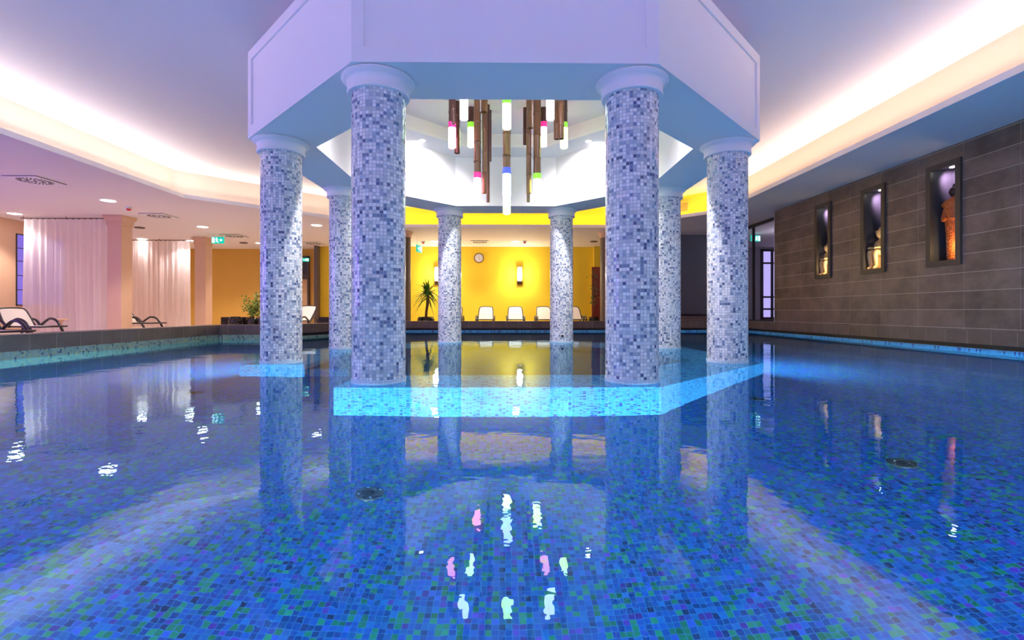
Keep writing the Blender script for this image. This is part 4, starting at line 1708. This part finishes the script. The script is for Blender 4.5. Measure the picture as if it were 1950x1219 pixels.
# ------------------------------------------------------------------ lights
def area(name, p, direction, sx, sy, energy, color, spread=None, rot=0.0):
    ld = bpy.data.lights.new(name, 'AREA')
    ld.shape = 'RECTANGLE'
    ld.size = sx
    ld.size_y = sy
    ld.energy = energy
    ld.color = color
    if spread:
        ld.spread = spread
    o = bpy.data.objects.new(name, ld)
    COL.objects.link(o)
    o.location = p
    z = -Vector(direction).normalized()
    return o, z


def strip(name, a, b, z, energy_m, color, inward):
    """LED strip lying behind the cove lip between a and b, shining up and towards the recess wall"""
    a, b = Vector(a), Vector(b)
    d = (b - a)
    L = d.length
    d.normalize()
    nrm = Vector((d.y, -d.x))            # outwards (towards recess wall)
    mid = (a + b) / 2 + nrm * 0.10
    o, _ = area(name, (mid.x, mid.y, z), (0, 0, 1), L, 0.05, energy_m * L, color)
    zax = -Vector((nrm.x * inward, nrm.y * inward, 1)).normalized()
    xax = Vector((d.x, d.y, 0))
    yax = zax.cross(xax)
    o.rotation_euler = Matrix((xax, yax, zax)).transposed().to_euler()
    return o


zl = Z_SOFF + 0.07
WARM = (1.0, 0.86, 0.76)
cfg = {1: (8, (1.0, 0.72, 0.52)), 2: (5.0, (1.0, 0.62, 0.10)), 3: (5, (1.0, 0.62, 0.03)), 4: (5.5, (1.0, 0.85, 0.66)), 5: (8, (1.0, 0.87, 0.80)), 0: (11, (0.30, 0.12, 1.0))}  # last entry: unseen violet run behind the camera, added to tint the ceiling
for i in range(6):
    e, c = cfg[i]
    strip('cove_strip', rec[i], rec[(i + 1) % 6], zl if i in (2, 3) else zl + 0.03, e, c, -0.1 if i in (2, 3) else -0.9)

# unseen violet strips added on top of the drum to tint the ceiling
po = octo(2.55, D)
for k in range(8):
    a, b = Vector(po[k]), Vector(po[(k + 1) % 8])
    mid = (a + b) / 2
    o, _ = area('drum_violet_fill', (mid.x, mid.y, Z_DRUM1 + 0.02), (0, 0, 1), (b - a).length, 0.05, 0.5, (0.5, 0.32, 1.0))
    o.rotation_euler = (R(180), 0, math.atan2((b - a).y, (b - a).x))

# fill light without a fixture, added to brighten the hall behind the glass
ld = bpy.data.lights.new('hall_fill', 'POINT')
ld.energy = 40
ld.color = (0.75, 0.7, 1.0)
ld.shadow_soft_size = 0.15
lo = bpy.data.objects.new('hall_fill', ld)
COL.objects.link(lo)
lo.location = (9.2, 15.0, 2.9)

# added violet area lights before the unseen left windows, tinting the low ceiling
for yy, en in ((10.2, 12), (6.1, 120), (1.9, 180)):
    o, _ = area('window_violet_fill', (-13.8, yy, 1.78), (1, 0, 0), 1.9, 1.6, en, (0.34, 0.17, 1.0))
    o.rotation_euler = (0, R(-90), 0)

# underwater lamps in the basin walls
proto = None


def pool_lamp(x, y, z, nx, ny, energy, col=(0.52, 0.80, 1.0), label=None):
    t = thing('pool_lamp', label, 'underwater lamp', (x, y, z), math.atan2(ny, nx), 'round underwater lamps', None)
    bm = BM()
    lathe(bm, [(0.10, 0.002), (0.13, 0.002), (0.13, 0.02), (0.10, 0.026)], 28, cap=False)
    o = build('lamp_ring', bm, 'chrome', t, smooth=True)
    o.rotation_euler = (0, R(90), 0)
    bm = BM()
    lathe(bm, [(0.0005, 0.012), (0.10, 0.012), (0.10, 0.002)], 28, cap=False)
    o = build('lamp_lens', bm, 'pool_lens', t)
    o.rotation_euler = (0, R(90), 0)
    ld = bpy.data.lights.new('pool_lamp_beam', 'AREA')
    ld.shape = 'DISK'
    ld.size = 0.18
    ld.energy = energy
    ld.color = col
    lo = bpy.data.objects.new('pool_lamp_beam', ld)
    COL.objects.link(lo)
    lo.location = (x + nx * 0.05, y + ny * 0.05, z)
    lo.rotation_euler = Vector((nx, ny, -0.12)).to_track_quat('-Z', 'Y').to_euler()


EP = 200
for i, (x, y, nx, ny, e, lab) in enumerate((
        (-4.2, -1.2, 0, 1, 0.5, 'underwater lamp in the near pool wall, left'), (-1.4, -1.2, 0, 1, 1.0, 'underwater lamp in the near pool wall, left of centre'),
        (1.4, -1.2, 0, 1, 1.0, 'underwater lamp in the near pool wall, right of centre'), (5.0, -1.2, 0, 1, 0.5, 'underwater lamp in the near pool wall, right'),
        (XL, 2.2, 1, 0, 0.7, 'underwater lamp in the left pool wall'), (XR, 2.2, -1, 0, 0.8, 'underwater lamp in the right pool wall'),
        (2.93, 5.9, 1, 0, 0.6, 'underwater lamp in the right side of the platform'), (-2.93, 5.9, -1, 0, 0.6, 'underwater lamp in the left side of the platform'))):
    pool_lamp(x, y, -0.45, nx, ny, EP * e, label=lab)

world = bpy.data.worlds.new('world')
SC.world = world
world.use_nodes = True
world.node_tree.nodes['Background'].inputs[0].default_value = (0.06, 0.05, 0.18, 1)
world.node_tree.nodes['Background'].inputs[1].default_value = 0.3

cy = SC.cycles
cy.max_bounces = 14
cy.diffuse_bounces = 5
cy.glossy_bounces = 5
cy.transmission_bounces = 8
cy.transparent_max_bounces = 12
cy.caustics_refractive = True
cy.caustics_reflective = True
cy.sample_clamp_indirect = 8
cy.blur_glossy = 0.5
